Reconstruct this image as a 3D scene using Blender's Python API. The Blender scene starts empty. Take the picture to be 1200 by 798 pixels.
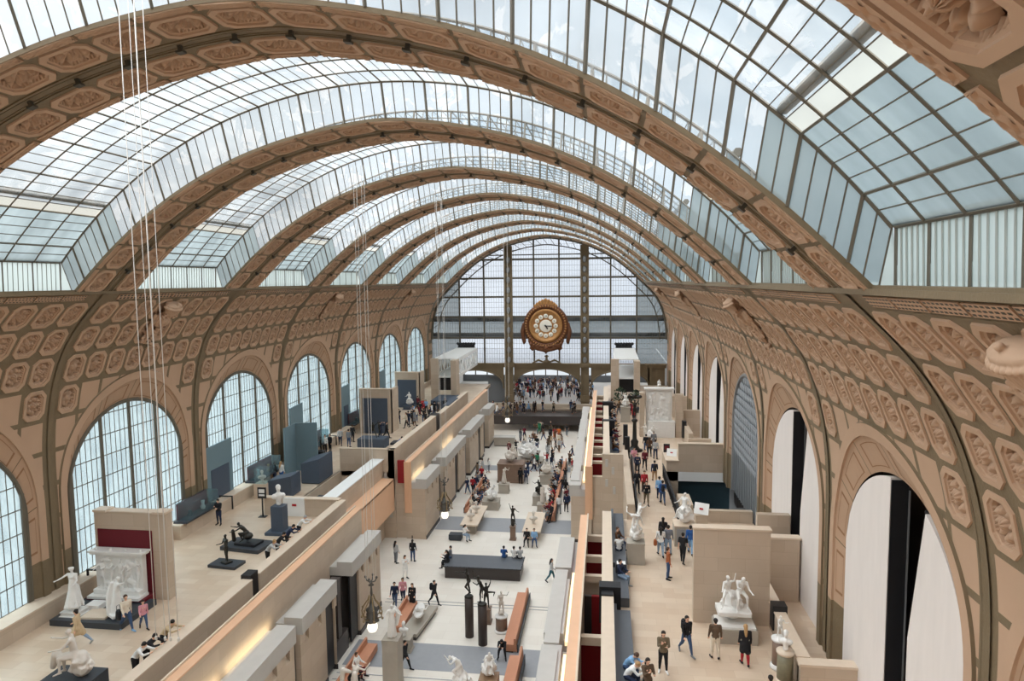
import bpy, math, random
import numpy as np
from mathutils import Vector, Matrix, Euler
SC = bpy.context.scene
C = SC.collection
PI = math.pi
R = math.radians
RND = random.Random(7)

# ------------------------------------------------------------------ materials
def lin(c):
    c = c / 255.0
    return c / 12.92 if c <= .04045 else ((c + .055) / 1.055) ** 2.4
def rgb(r, g, b):
    return (lin(r), lin(g), lin(b), 1)
def mat(name, col, rough=.6, metal=0, var=0, scale=3.0, bump=0, bscale=20, stretch=None, emit=None, estr=1, spec=.4):
    m = bpy.data.materials.new(name); m.use_nodes = True
    nt = m.node_tree; b = nt.nodes['Principled BSDF']
    col = rgb(*col)
    b.inputs['Base Color'].default_value = col
    b.inputs['Roughness'].default_value = rough
    b.inputs['Metallic'].default_value = metal
    b.inputs['Specular IOR Level'].default_value = spec
    if emit:
        b.inputs['Emission Color'].default_value = rgb(*emit); b.inputs['Emission Strength'].default_value = estr
    if var or bump:
        tc = nt.nodes.new('ShaderNodeTexCoord'); mp = nt.nodes.new('ShaderNodeMapping')
        nt.links.new(tc.outputs['Object'], mp.inputs[0])
        if stretch: mp.inputs['Scale'].default_value = stretch
    if var:
        n = nt.nodes.new('ShaderNodeTexNoise'); n.inputs['Scale'].default_value = scale; n.inputs['Detail'].default_value = 5
        nt.links.new(mp.outputs[0], n.inputs['Vector'])
        mx = nt.nodes.new('ShaderNodeMix'); mx.data_type = 'RGBA'
        mx.inputs[6].default_value = tuple(max(0, c * (1 - var)) for c in col[:3]) + (1,)
        mx.inputs[7].default_value = tuple(min(1, c * (1 + var)) for c in col[:3]) + (1,)
        nt.links.new(n.outputs[0], mx.inputs[0]); nt.links.new(mx.outputs[2], b.inputs['Base Color'])
    if bump:
        n2 = nt.nodes.new('ShaderNodeTexNoise'); n2.inputs['Scale'].default_value = bscale; n2.inputs['Detail'].default_value = 4
        nt.links.new(mp.outputs[0], n2.inputs['Vector'])
        bp = nt.nodes.new('ShaderNodeBump'); bp.inputs['Strength'].default_value = bump; bp.inputs['Distance'].default_value = .05
        nt.links.new(n2.outputs[0], bp.inputs['Height']); nt.links.new(bp.outputs[0], b.inputs['Normal'])
    return m
def slab_mat(name, c1, c2, mortar, bw, bh, rough=.55, axis='xy', msize=.006, off=.5, noise=.12, wear=None):
    """stone slabs: brick texture in object space, the joints in its own colour"""
    m = bpy.data.materials.new(name); m.use_nodes = True
    nt = m.node_tree; b = nt.nodes['Principled BSDF']; b.inputs['Roughness'].default_value = rough
    tc = nt.nodes.new('ShaderNodeTexCoord'); sp = nt.nodes.new('ShaderNodeSeparateXYZ'); cb = nt.nodes.new('ShaderNodeCombineXYZ')
    nt.links.new(tc.outputs['Object'], sp.inputs[0])
    if axis == 'wall':                                   # x+y along the wall, z up
        ad = nt.nodes.new('ShaderNodeMath'); ad.operation = 'ADD'
        nt.links.new(sp.outputs[0], ad.inputs[0]); nt.links.new(sp.outputs[1], ad.inputs[1])
        nt.links.new(ad.outputs[0], cb.inputs[0]); nt.links.new(sp.outputs[2], cb.inputs[1])
    else:
        nt.links.new(sp.outputs[0], cb.inputs[0]); nt.links.new(sp.outputs[1], cb.inputs[1])
    br = nt.nodes.new('ShaderNodeTexBrick'); nt.links.new(cb.outputs[0], br.inputs['Vector'])
    br.inputs['Color1'].default_value = rgb(*c1); br.inputs['Color2'].default_value = rgb(*c2); br.inputs['Mortar'].default_value = rgb(*mortar)
    br.inputs['Scale'].default_value = 1; br.inputs['Mortar Size'].default_value = msize
    br.inputs['Brick Width'].default_value = bw; br.inputs['Row Height'].default_value = bh; br.offset = off
    n = nt.nodes.new('ShaderNodeTexNoise'); n.inputs['Scale'].default_value = .7; n.inputs['Detail'].default_value = 6
    nt.links.new(tc.outputs['Object'], n.inputs['Vector'])
    mr = nt.nodes.new('ShaderNodeMapRange'); mr.inputs[3].default_value = 1 - noise; mr.inputs[4].default_value = 1 + noise
    nt.links.new(n.outputs[0], mr.inputs[0])
    mx = nt.nodes.new('ShaderNodeMix'); mx.data_type = 'RGBA'; mx.blend_type = 'MULTIPLY'; mx.inputs[0].default_value = 1
    nt.links.new(br.outputs['Color'], mx.inputs[6]); nt.links.new(mr.outputs[0], mx.inputs[7])
    nt.links.new(mx.outputs[2], b.inputs['Base Color'])
    return m
def glass_mat(name, clear, frost, share, streak=0, sscale=(1, 1, 1), patch=None):
    """frosted pane: some light straight through (clear tint), the rest scattered"""
    m = bpy.data.materials.new(name); m.use_nodes = True
    nt = m.node_tree; nt.nodes.clear()
    out = nt.nodes.new('ShaderNodeOutputMaterial'); mx = nt.nodes.new('ShaderNodeMixShader')
    tr = nt.nodes.new('ShaderNodeBsdfTransparent'); tr.inputs[0].default_value = rgb(*clear)
    df = nt.nodes.new('ShaderNodeBsdfTranslucent'); df.inputs[0].default_value = rgb(*frost)
    d2 = nt.nodes.new('ShaderNodeBsdfDiffuse'); d2.inputs[0].default_value = rgb(*frost)
    m2 = nt.nodes.new('ShaderNodeMixShader'); m2.inputs[0].default_value = .5
    nt.links.new(df.outputs[0], m2.inputs[1]); nt.links.new(d2.outputs[0], m2.inputs[2])
    mx.inputs[0].default_value = share
    if streak:
        tc = nt.nodes.new('ShaderNodeTexCoord'); mp = nt.nodes.new('ShaderNodeMapping'); mp.inputs['Scale'].default_value = sscale
        n = nt.nodes.new('ShaderNodeTexNoise'); n.inputs['Scale'].default_value = 1; n.inputs['Detail'].default_value = 3
        nt.links.new(tc.outputs['Object'], mp.inputs[0]); nt.links.new(mp.outputs[0], n.inputs['Vector'])
        mr = nt.nodes.new('ShaderNodeMapRange'); mr.inputs[1].default_value = .3; mr.inputs[2].default_value = .7
        mr.inputs[3].default_value = max(0, share - streak); mr.inputs[4].default_value = min(1, share + streak)
        nt.links.new(n.outputs[0], mr.inputs[0]); nt.links.new(mr.outputs[0], mx.inputs[0])
    if patch:                                            # bright patches of the outer roof, painted into the clear tint
        tc = nt.nodes.new('ShaderNodeTexCoord'); mp = nt.nodes.new('ShaderNodeMapping'); mp.inputs['Scale'].default_value = (1.1, .45, 1.1); mp.inputs['Rotation'].default_value = (.3, .5, .9)
        n = nt.nodes.new('ShaderNodeTexNoise'); n.inputs['Scale'].default_value = 1; n.inputs['Detail'].default_value = 4; n.inputs['Distortion'].default_value = 1.2
        nt.links.new(tc.outputs['Object'], mp.inputs[0]); nt.links.new(mp.outputs[0], n.inputs['Vector'])
        r = nt.nodes.new('ShaderNodeMapRange'); r.inputs[1].default_value = .54; r.inputs[2].default_value = .6; nt.links.new(n.outputs[0], r.inputs[0])
        c = nt.nodes.new('ShaderNodeMix'); c.data_type = 'RGBA'; c.inputs[6].default_value = rgb(*clear); c.inputs[7].default_value = rgb(*patch)
        nt.links.new(r.outputs[0], c.inputs[0]); nt.links.new(c.outputs[2], tr.inputs[0])
    nt.links.new(tr.outputs[0], mx.inputs[1]); nt.links.new(m2.outputs[0], mx.inputs[2])
    nt.links.new(mx.outputs[0], out.inputs[0])
    return m

M = {}
M['tan'] = mat('painted_plaster', (186, 155, 129), .75, var=.08, scale=.8)
M['olive'] = mat('olive_iron', (120, 104, 80), .6, var=.15, scale=1.5, bump=.25, bscale=14)
M['iron'] = mat('dark_iron', (72, 68, 58), .5)
M['bar'] = mat('glazing_bar', (100, 94, 82), .5)
M['roofglass'] = glass_mat('roof_glass', (228, 235, 240), (226, 232, 235), .2, .15, (.5, .9, .5), (255, 255, 255))
M['lowglass'] = glass_mat('frosted_lower_pane', (146, 160, 164), (166, 180, 184), .5, .15, (.4, .9, .4))  # frosted; the shade of the outer roof is put into the darker tint
M['clearglass'] = glass_mat('clear_pane', (255, 252, 240), (250, 246, 235), .12)
M['louvre'] = glass_mat('pale_louvre', (168, 182, 186), (180, 192, 192), .85)
M['winglass'] = glass_mat('arcade_glass', (222, 232, 235), (214, 224, 226), .3, .3, (.2, 1.1, .45))
M['endglass'] = glass_mat('end_glass', (236, 238, 244), (226, 230, 236), .15, .15, (.25, .2, .5))
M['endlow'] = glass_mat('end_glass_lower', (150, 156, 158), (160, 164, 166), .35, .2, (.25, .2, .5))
M['stone'] = slab_mat('limestone_wall', (198, 180, 160), (190, 171, 150), (178, 160, 141), 1.2, .62, axis='wall', noise=.1)
M['stonecap'] = mat('limestone_coping', (214, 196, 176), .6, var=.06)
M['cap'] = mat('grey_stone_cap', (188, 184, 178), .6, var=.07, scale=2)
M['floor'] = slab_mat('aisle_slabs', (230, 224, 214), (224, 216, 205), (208, 200, 188), 1.9, .95, rough=.32, noise=.07)
M['tfloor'] = slab_mat('terrace_slabs', (212, 192, 170), (202, 178, 154), (192, 170, 146), 1.1, .55, rough=.35, noise=.12)
M['greyband'] = mat('grey_floor_band', (150, 152, 156), .35, var=.08)
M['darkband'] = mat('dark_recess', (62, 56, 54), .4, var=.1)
M['orange'] = mat('orange_rail_wood', (224, 180, 146), .5, var=.06, scale=2)
M['bench'] = mat('terracotta_bench', (190, 134, 104), .55, var=.08)
M['red'] = mat('crimson_wall', (138, 24, 30), .7, var=.06)
M['maroon'] = mat('maroon_panel', (104, 22, 34), .7, var=.05)
M['black'] = mat('black_satin', (34, 34, 37), .45, var=.1)
M['charcoal'] = mat('charcoal_plinth', (58, 62, 68), .5, var=.08)
M['slate'] = mat('slate_blue_panel', (74, 84, 98), .6, var=.06)
M['teal'] = mat('grey_teal_panel', (112, 134, 142), .6, var=.04)
M['darkteal'] = mat('dark_teal_wall', (40, 62, 70), .6, var=.06)
M['white'] = mat('white_paint', (236, 236, 234), .6)
M['whitepanel'] = mat('white_limewash', (226, 218, 212), .75, var=.07, scale=1.2, stretch=(1, 2.2, .5))
M['marble'] = mat('white_marble', (232, 230, 226), .42, var=.06, scale=4)
M['plaster'] = mat('pale_plaster', (214, 206, 196), .7, var=.08, scale=3)
M['bronze'] = mat('dark_bronze', (50, 48, 44), .38, metal=.5, var=.25, scale=5)
M['greyped'] = mat('grey_stone_pedestal', (168, 160, 148), .6, var=.08)
M['brownped'] = mat('brown_marble_pedestal', (128, 104, 88), .4, var=.2, scale=6)
M['greenped'] = mat('green_marble_pedestal', (126, 120, 98), .4, var=.25, scale=7)
M['gold'] = mat('gilded_metal', (176, 128, 78), .42, metal=.35, var=.25, scale=4)
M['golddark'] = mat('dark_gilded_metal', (110, 70, 46), .5, metal=.3, var=.3, scale=4)
M['dial'] = mat('ivory_dial', (236, 230, 216), .5)
M['lamp'] = mat('lamp_globe', (255, 246, 224), .4, emit=(255, 246, 228), estr=1.3)
M['cable'] = mat('steel_cable', (216, 212, 206), .4, metal=.2)
M['wood'] = mat('light_wood', (176, 136, 100), .5, var=.1)
M['label'] = mat('white_card', (238, 238, 236), .6)
M['redink'] = mat('red_print', (176, 40, 48), .6)
M['glasscase'] = glass_mat('display_glass', (228, 238, 240), (200, 216, 220), .12)
M['plate'] = mat('grey_metal', (150, 152, 154), .4, metal=.5)
M['roofdark'] = mat('dark_roof', (112, 116, 120), .7)
M['hallgrey'] = mat('hall_stone', (196, 194, 190), .6, var=.05)
M['hallight'] = mat('light_panel', (240, 240, 240), .5, emit=(250, 250, 255), estr=1.1)
M['leaf'] = mat('dark_green_leaf', (52, 70, 48), .6, var=.2)
M['brownbox'] = mat('brown_panel', (150, 122, 96), .55, var=.1)
M['latticeglass'] = mat('dark_lattice_glass', (128, 136, 142), .3, var=.1)
M['clearwarm'] = mat('warm_strip_light', (255, 240, 205), .5, emit=(255, 226, 170), estr=.9)
M['slate2'] = mat('dark_slate_bench', (92, 96, 102), .5, var=.08)

# ------------------------------------------------------------------ objects
def tag(o, label=None, cat=None, group=None, kind=None):
    if label: o['label'] = label
    if cat: o['category'] = cat
    if group: o['group'] = group
    if kind: o['kind'] = kind
    return o
def link(o, parent=None):
    C.objects.link(o)
    if parent: o.parent = parent
    return o
def thing(name, label, cat, loc=(0, 0, 0), rz=0, group=None, scale=1):
    o = bpy.data.objects.new(name, None); o.empty_display_size = .2
    o.location = loc; o.rotation_euler = (0, 0, rz); o.scale = (scale,) * 3
    link(o); return tag(o, label, cat, group)
def dup(root, loc, rz=None, label=None, group=None, scale=None):
    r = root.copy(); link(r); r.location = loc
    if rz is not None: r.rotation_euler = (0, 0, rz)
    if scale: r.scale = (scale,) * 3
    if label: r['label'] = label
    if group: r['group'] = group
    for ch in list(root.children):
        c = ch.copy(); link(c, r)
        for g in list(ch.children):
            d = g.copy(); link(d, c)
    return r
def frame_for(d):
    d = Vector(d).normalized()
    a = Vector((0, 0, 1)) if abs(d.z) < .95 else Vector((1, 0, 0))
    u = d.cross(a).normalized(); return u, d.cross(u).normalized()
class MB:
    def __init__(s): s.v = []; s.f = []; s.m = []; s.sm = []
    def add(s, vs, fs, m=0, smooth=False):
        k = len(s.v); s.v += [tuple(p) for p in vs]
        for f in fs:
            s.f.append([i + k for i in f]); s.m.append(m); s.sm.append(smooth)
        return s
    def box(s, x0, x1, y0, y1, z0, z1, m=0):
        v = [(x, y, z) for z in (z0, z1) for y in (y0, y1) for x in (x0, x1)]
        return s.add(v, [(0, 2, 3, 1), (4, 5, 7, 6), (0, 1, 5, 4), (2, 6, 7, 3), (0, 4, 6, 2), (1, 3, 7, 5)], m)
    def cbox(s, c, size, rz=0, m=0, rx=0, ry=0, taper=1):
        Mx = Matrix.Translation(c) @ Euler((rx, ry, rz)).to_matrix().to_4x4()
        a, b, h = [q / 2 for q in size]
        v = [Mx @ Vector((x * (taper if z > 0 else 1), y * (taper if z > 0 else 1), z)) for z in (-h, h) for y in (-b, b) for x in (-a, a)]
        return s.add(v, [(0, 2, 3, 1), (4, 5, 7, 6), (0, 1, 5, 4), (2, 6, 7, 3), (0, 4, 6, 2), (1, 3, 7, 5)], m)
    def prism(s, poly, axis, a, b, m=0):
        """extrude a 2D polygon along an axis from a to b; polygon coords are the other two axes in order"""
        def P(p, t):
            return {'x': (t, p[0], p[1]), 'y': (p[0], t, p[1]), 'z': (p[0], p[1], t)}[axis]
        n = len(poly); v = [P(p, a) for p in poly] + [P(p, b) for p in poly]
        fs = [list(range(n)), list(range(2 * n - 1, n - 1, -1))] + [(i, i + n, (i + 1) % n + n, (i + 1) % n) for i in range(n)]
        return s.add(v, fs, m)
    def tube(s, pts, r, n=8, m=0, cap=True, smooth=True):
        pts = [Vector(p) for p in pts]; rs = r if isinstance(r, (list, tuple)) else [r] * len(pts)
        vs = []; u = None
        for i, p in enumerate(pts):
            d = (pts[min(i + 1, len(pts) - 1)] - pts[max(i - 1, 0)])
            if d.length < 1e-9: d = Vector((0, 0, 1))
            d.normalize()
            if u is None: u, w = frame_for(d)
            else:
                u = (u - d * u.dot(d))
                u = u.normalized() if u.length > 1e-6 else frame_for(d)[0]
                w = d.cross(u)
            vs += [p + (u * math.cos(2 * PI * k / n) + w * math.sin(2 * PI * k / n)) * rs[i] for k in range(n)]
        fs = []
        for i in range(len(pts) - 1):
            for k in range(n):
                a = i * n + k; b = i * n + (k + 1) % n
                fs.append((a, b, b + n, a + n))
        s.add(vs, fs, m, smooth)
        if cap:
            k = len(s.v) - len(vs)
            s.f.append([k + i for i in range(n - 1, -1, -1)]); s.m.append(m); s.sm.append(False)
            q = k + (len(pts) - 1) * n
            s.f.append([q + i for i in range(n)]); s.m.append(m); s.sm.append(False)
        return s
    def lathe(s, prof, c=(0, 0, 0), n=20, m=0, smooth=True, fn=None):
        vs = []; fs = []
        for (r, z) in prof:
            for k in range(n):
                a = 2 * PI * k / n; rr = r * (fn(a, z) if fn else 1)
                vs.append((c[0] + rr * math.cos(a), c[1] + rr * math.sin(a), c[2] + z))
        for i in range(len(prof) - 1):
            for k in range(n):
                a = i * n + k; b = i * n + (k + 1) % n
                fs.append((a, b, b + n, a + n))
        fs.append(list(range(n - 1, -1, -1))); fs.append([(len(prof) - 1) * n + k for k in range(n)])
        return s.add(vs, fs, m, smooth)
    def ell(s, c, r, rot=(0, 0, 0), n=12, k=8, m=0):
        if not hasattr(r, '__len__'): r = (r, r, r)
        Mx = Matrix.Translation(c) @ Euler(rot).to_matrix().to_4x4()
        vs = [Mx @ Vector((0, 0, -r[2]))]
        for i in range(1, k):
            t = -PI / 2 + PI * i / k
            vs += [Mx @ Vector((r[0] * math.cos(t) * math.cos(2 * PI * j / n), r[1] * math.cos(t) * math.sin(2 * PI * j / n), r[2] * math.sin(t))) for j in range(n)]
        vs.append(Mx @ Vector((0, 0, r[2])))
        fs = [(0, 1 + (j + 1) % n, 1 + j) for j in range(n)]
        for i in range(k - 2):
            for j in range(n):
                a = 1 + i * n + j; b = 1 + i * n + (j + 1) % n
                fs.append((a, b, b + n, a + n))
        e = len(vs) - 1; q = 1 + (k - 2) * n
        fs += [(q + j, q + (j + 1) % n, e) for j in range(n)]
        return s.add(vs, fs, m, True)
    def limb(s, a, b, ra, rb, n=10, m=0):
        """tapered capsule: rounded ends, closed"""
        a = Vector(a); b = Vector(b); d = b - a; L = d.length
        if L < 1e-5: return s.ell(a, ra, m=m)
        d /= L; pts = []; rs = []
        for t in (-.98, -.7, -.3): pts.append(a + d * ra * t); rs.append(ra * math.sqrt(1 - t * t))
        for t in (0, .33, .66, 1): pts.append(a + d * L * t); rs.append(ra + (rb - ra) * t)
        for t in (.3, .7, .98): pts.append(b + d * rb * t); rs.append(rb * math.sqrt(1 - t * t))
        return s.tube(pts, rs, n, m)
    def chain(s, pts, rs, n=10, m=0):
        for i in range(len(pts) - 1): s.limb(pts[i], pts[i + 1], rs[i], rs[i + 1], n, m)
        return s
    def mesh(s, name, mats):
        me = bpy.data.meshes.new(name); me.from_pydata(s.v, [], s.f); 
        for q in (mats if isinstance(mats, (list, tuple)) else [mats]): me.materials.append(M[q] if isinstance(q, str) else q)
        me.polygons.foreach_set('material_index', s.m); me.polygons.foreach_set('use_smooth', s.sm)
        me.update(); return me
    def build(s, name, mats, parent=None, loc=None, rz=0):
        o = bpy.data.objects.new(name, s.mesh(name, mats)); link(o, parent)
        if loc: o.location = loc
        if rz: o.rotation_euler = (0, 0, rz)
        return o
    def organic(s, name, mats, parent=None, voxel=.03, smooth=4, decimate=None):
        """fuse the closed shapes into ONE continuous surface"""
        me = bpy.data.meshes.new(name); me.from_pydata(s.v, [], s.f)
        o = bpy.data.objects.new(name, me); C.objects.link(o)
        q = o.modifiers.new('r', 'REMESH'); q.mode = 'VOXEL'; q.voxel_size = voxel
        if smooth:
            q = o.modifiers.new('s', 'SMOOTH'); q.factor = .5; q.iterations = smooth
        if decimate:
            q = o.modifiers.new('d', 'DECIMATE'); q.ratio = decimate
        dg = bpy.context.evaluated_depsgraph_get()
        m2 = bpy.data.meshes.new_from_object(o.evaluated_get(dg)); m2.name = name
        bpy.data.objects.remove(o); bpy.data.meshes.remove(me)
        m2.materials.clear()
        for q in (mats if isinstance(mats, (list, tuple)) else [mats]): m2.materials.append(M[q] if isinstance(q, str) else q)
        m2.polygons.foreach_set('use_smooth', [True] * len(m2.polygons))
        if name is None: return m2
        o = bpy.data.objects.new(name, m2); link(o, parent); return o
def struct(name, mb, mats, parent=None):
    o = mb.build(name, mats, parent)
    if not parent: o['kind'] = 'structure'
    return o
class NB:
    """numpy mesh collector for the big patterned surfaces"""
    def __init__(s): s.v = []; s.q = []; s.m = []; s.n = 0
    def add(s, v, q, m):
        v = np.asarray(v, float); q = np.asarray(q, int)
        s.v.append(v); s.q.append(np.where(q < 0, -1, q + s.n)); s.n += len(v)
        s.m.append(np.full(len(q), m) if np.isscalar(m) else np.asarray(m))
    def mesh(s, name, mats):
        v = np.concatenate(s.v); q = np.concatenate(s.q); m = np.concatenate(s.m)
        me = bpy.data.meshes.new(name)
        tri = q[:, 3] < 0 if q.shape[1] == 4 else None
        cnt = np.where(q[:, 3] < 0, 3, 4); li = q.reshape(-1); li = li[li >= 0] 
        me.vertices.add(len(v)); me.vertices.foreach_set('co', v.astype(np.float32).ravel())
        me.loops.add(len(li)); me.loops.foreach_set('vertex_index', li.astype(np.int32))
        me.polygons.add(len(q)); st = np.concatenate([[0], np.cumsum(cnt)[:-1]])
        me.polygons.foreach_set('loop_start', st.astype(np.int32))
        me.polygons.foreach_set('material_index', m.astype(np.int32))
        for k in mats: me.materials.append(M[k])
        me.update(calc_edges=True); me.validate(); mi = np.empty(len(me.polygons), np.int32); me.polygons.foreach_get('material_index', mi); me.polygons.foreach_set('use_smooth', mi == 4); me.update(); return me
    def build(s, name, mats, parent=None, kind='structure'):
        o = bpy.data.objects.new(name, s.mesh(name, mats)); link(o, parent)
        if not parent: o['kind'] = kind
        return o
# ------------------------------------------------------------------ the vault
RIBS = [5.23 + 11.807 * i for i in range(9)]          # y of the arch ribs
DEND = 102.16                                         # the glazed end wall
TZ = 5.6                                              # terrace level
px = np.array([0, 2.09, 4.29, 6.41, 8.48, 10.5, 12.49, 14.29, 15.83, 16.82, 17.47, 17.75, 17.78])
pz = np.array([27.7, 27.45, 27.02, 26.36, 25.42, 24.18, 22.56, 20.79, 19.28, 17.73, 15.64, 13.56, 11.64])
def _profile():
    X = np.concatenate([-px[:0:-1], px]); Z = np.concatenate([pz[:0:-1], pz])
    d = np.concatenate([[0], np.cumsum(np.hypot(np.diff(X), np.diff(Z)))])
    t = np.linspace(0, d[-1], 1200); x = np.interp(t, d, X); z = np.interp(t, d, Z)
    k = np.hanning(91); k /= k.sum()
    xp = np.concatenate([np.full(45, x[0]), x, np.full(45, x[-1])]); 
    zp = np.concatenate([z[0] - (t[1]) * np.arange(45, 0, -1), z, z[-1] - (t[1]) * np.arange(1, 46)])
    x = np.convolve(xp, k, 'valid'); z = np.convolve(zp, k, 'valid')
    x = np.concatenate([[-17.8], x, [17.8]]); z = np.concatenate([[-.5], z, [-.5]])
    return x, z
_x, _z = _profile()
_a = np.concatenate([[0], np.cumsum(np.hypot(np.diff(_x), np.diff(_z)))]); _a -= _a[-1] / 2
_tx = np.gradient(_x, _a); _tz = np.gradient(_z, _a)
def pos(a, y, n=0):
    """point of the vault: a = arc length from the crown (+ to the right), n = height towards the room"""
    a = np.asarray(a, float); y = np.broadcast_to(np.asarray(y, float), a.shape); n = np.broadcast_to(np.asarray(n, float), a.shape)
    x = np.interp(a, _a, _x); z = np.interp(a, _a, _z); tx = np.interp(a, _a, _tx); tz = np.interp(a, _a, _tz)
    L = np.hypot(tx, tz)
    return np.stack([x + tz / L * n, y, z - tx / L * n], -1)
def a_of_z(z):                                        # arc length (right side) at height z
    m = _a >= 0
    return float(np.interp(-z, -_z[m], _a[m]))
A_L = a_of_z(20.85)                                   # the ledge under the skylights
LEDGE_X = float(np.interp(A_L, _a, _x))

def coffer(pa, py, ga, gy, ch, hi):
    """one coffered cell: olive field, raised tan octagon, sunk bed with rosette. local (a, y, n)"""
    A, B, a, b = pa / 2, py / 2, pa / 2 - ga, py / 2 - gy
    V = []; Q = []; Mi = []
    def octo(a, b, c, n): return [(a, b - c, n), (a - c, b, n), (-a + c, b, n), (-a, b - c, n), (-a, -b + c, n), (-a + c, -b, n), (a - c, -b, n), (a, -b + c, n)]
    o = octo(a, b, ch, 0)
    V += [(A, o[0][1], 0), (o[1][0], B, 0), (o[2][0], B, 0), (-A, o[3][1], 0), (-A, o[4][1], 0), (o[5][0], -B, 0), (o[6][0], -B, 0), (A, o[7][1], 0)]
    DP = -.19; rings = [o, octo(a - .01, b - .01, ch, .05)]
    w = min(a, b) * .25
    rings.append(octo(a - w, b - w, ch * .8, .05)); rings.append(octo(a - w - .01, b - w - .01, ch * .8, -.0))
    rings.append(octo(a - w - .05, b - w - .05, ch * .75, -.02)); rings.append(octo(a - w * 1.6, b - w * 1.6, ch * .6, DP))
    mats = [0, 1, 1, 1, 1, 1]
    for r in rings: V += r
    for k in range(6):
        for i in range(8):
            j = (i + 1) % 8
            Q.append((k * 8 + i, k * 8 + j, k * 8 + 8 + j, k * 8 + 8 + i)); Mi.append(mats[k])
    q = len(V); V += [(A, B, 0), (-A, B, 0), (-A, -B, 0), (A, -B, 0)]
    for c, (i, j) in enumerate([(0, 1), (2, 3), (4, 5), (6, 7)]): Q.append((i, q + c, j, -1)); Mi.append(0)
    Q += [(48, 49, 50, 51), (48, 51, 52, 55), (52, 53, 54, 55)]; Mi += [1] * 3
    # rosette
    n = 96 if hi == 2 else 32 if hi else 16
    Ra, Rb = (a - w * 1.6) * 1.0, (b - w * 1.6) * 1.0
    rr = list(np.linspace(1, .06, 22)) if hi == 2 else [1, .93, .78, .62, .52, .40, .30, .22, .1] if hi else [1, .8, .55, .35, .15]
    q = len(V)
    for r in rr:
        for k in range(n):
            t = 2 * PI * k / n
            if r > .45:                                   # outer leaves
                pet = abs(math.cos(4 * t)) ** .6; rad = r * (.74 + .26 * pet) * (1 + (.035 * math.cos(32 * t) if hi == 2 else 0)); h = .0 + .23 * (1 - ((r - .72) / .34) ** 2) * max(0, 1.5 * pet - .5)
            else:
                pet = abs(math.cos(3 * t + PI / 4)); rad = r * (.8 + .2 * pet); h = (.02 if r > .36 else .13) + .11 * (1 - r / .5) * (.3 + .7 * pet) + (.06 if r < .25 else 0)
            if hi == 2: h *= 1 + .13 * math.cos(32 * t + 9 * r) * (r > .45) + .1 * math.cos(12 * t) * (r <= .45)
            V.append((rad * Ra * math.cos(t), rad * Rb * math.sin(t), DP + max(0, h)))
    for k in range(len(rr) - 1):
        for i in range(n):
            j = (i + 1) % n
            Q.append((q + k * n + i, q + k * n + j, q + k * n + n + j, q + k * n + n + i)); Mi.append(4)
    e = len(V); V.append((0, 0, DP + .27)); s0 = q + (len(rr) - 1) * n
    for i in range(n): Q.append((s0 + i, s0 + (i + 1) % n, e, -1)); Mi.append(4)
    # egg-and-dart on the sunk slope
    def egg(ca, cy, ra, ry, n0):
        q = len(V); m = 10 if hi == 2 else 6 if hi else 4
        V.append((ca, cy, n0 + .10))
        for k in range(m):
            t = 2 * PI * k / m; V.append((ca + ra * math.cos(t), cy + ry * math.sin(t), n0 - .03))
        for k in range(m): Q.append((q + 1 + k, q + 1 + (k + 1) % m, q, -1)); Mi.append(4)
    ea, eb = a - w * 1.38, b - w * 1.38
    k = max(3, round(eb * 2 / (.13 if hi else .2)))
    for i in range(k):
        y = -eb * .82 + eb * 1.64 * (i + .5) / k
        for s in (-1, 1): egg(s * ea, y, .06, .05 * (1 if hi else 1.5), -.09)
    k = max(3, round(ea * 2 / (.13 if hi else .2)))
    for i in range(k):
        x = -ea * .82 + ea * 1.64 * (i + .5) / k
        for s in (-1, 1): egg(x, s * eb, .05 * (1 if hi else 1.5), .06, -.09)
    return np.array(V), np.array(Q), np.array(Mi)
def put(nb, cell, a, y, hp=(.85, .72)):
    if hp is None: V, Q, Mi = cell; nb.add(pos(V[:, 0] + a, V[:, 1] + y, V[:, 2]), Q, Mi); return
    av = np.array([a - hp[0], a, a + hp[0]]); yv = np.array([y - hp[1], y + hp[1]])
    P = pos(np.repeat(av, 2), np.tile(yv, 3), -.4); nb.add(P, [(0, 1, 3, 2), (2, 3, 5, 4)], 0)
    V, Q, Mi = cell; nb.add(pos(V[:, 0] + a, V[:, 1] + y, V[:, 2]), Q, Mi)
def grid(nb, av, yv, nf, m):
    """patch of the vault on a grid; nf(A, Y) gives the relief; m is a material or a function of the cell centre"""
    Aa, Y = np.meshgrid(av, yv, indexing='ij'); H = nf(Aa, Y) if callable(nf) else np.full(Aa.shape, nf)
    P = pos(Aa.ravel(), Y.ravel(), H.ravel()); w = len(yv)
    i, j = np.meshgrid(np.arange(len(av) - 1), np.arange(w - 1), indexing='ij'); i = i.ravel(); j = j.ravel()
    q = np.stack([i * w + j, i * w + j + 1, (i + 1) * w + j + 1, (i + 1) * w + j], 1)
    if callable(m): m = m((av[i] + av[i + 1]) / 2, (yv[j] + yv[j + 1]) / 2)
    nb.add(P, q, m)
def abox(nb, a0, a1, y0, y1, n0, n1, m, na=2):
    """box following the vault"""
    av = np.linspace(a0, a1, na)
    sec = [(y0, n0), (y0, n1), (y1, n1), (y1, n0)]
    P = np.concatenate([pos(av, y, n) for y, n in sec]); q = []
    for k in range(4):
        for i in range(na - 1):
            a, b = k * na + i, ((k + 1) % 4) * na + i
            q.append((a, a + 1, b + 1, b))
    q += [(0, na, 2 * na, 3 * na), (na - 1, 4 * na - 1, 3 * na - 1, 2 * na - 1)]
    nb.add(P, q, m)

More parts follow.
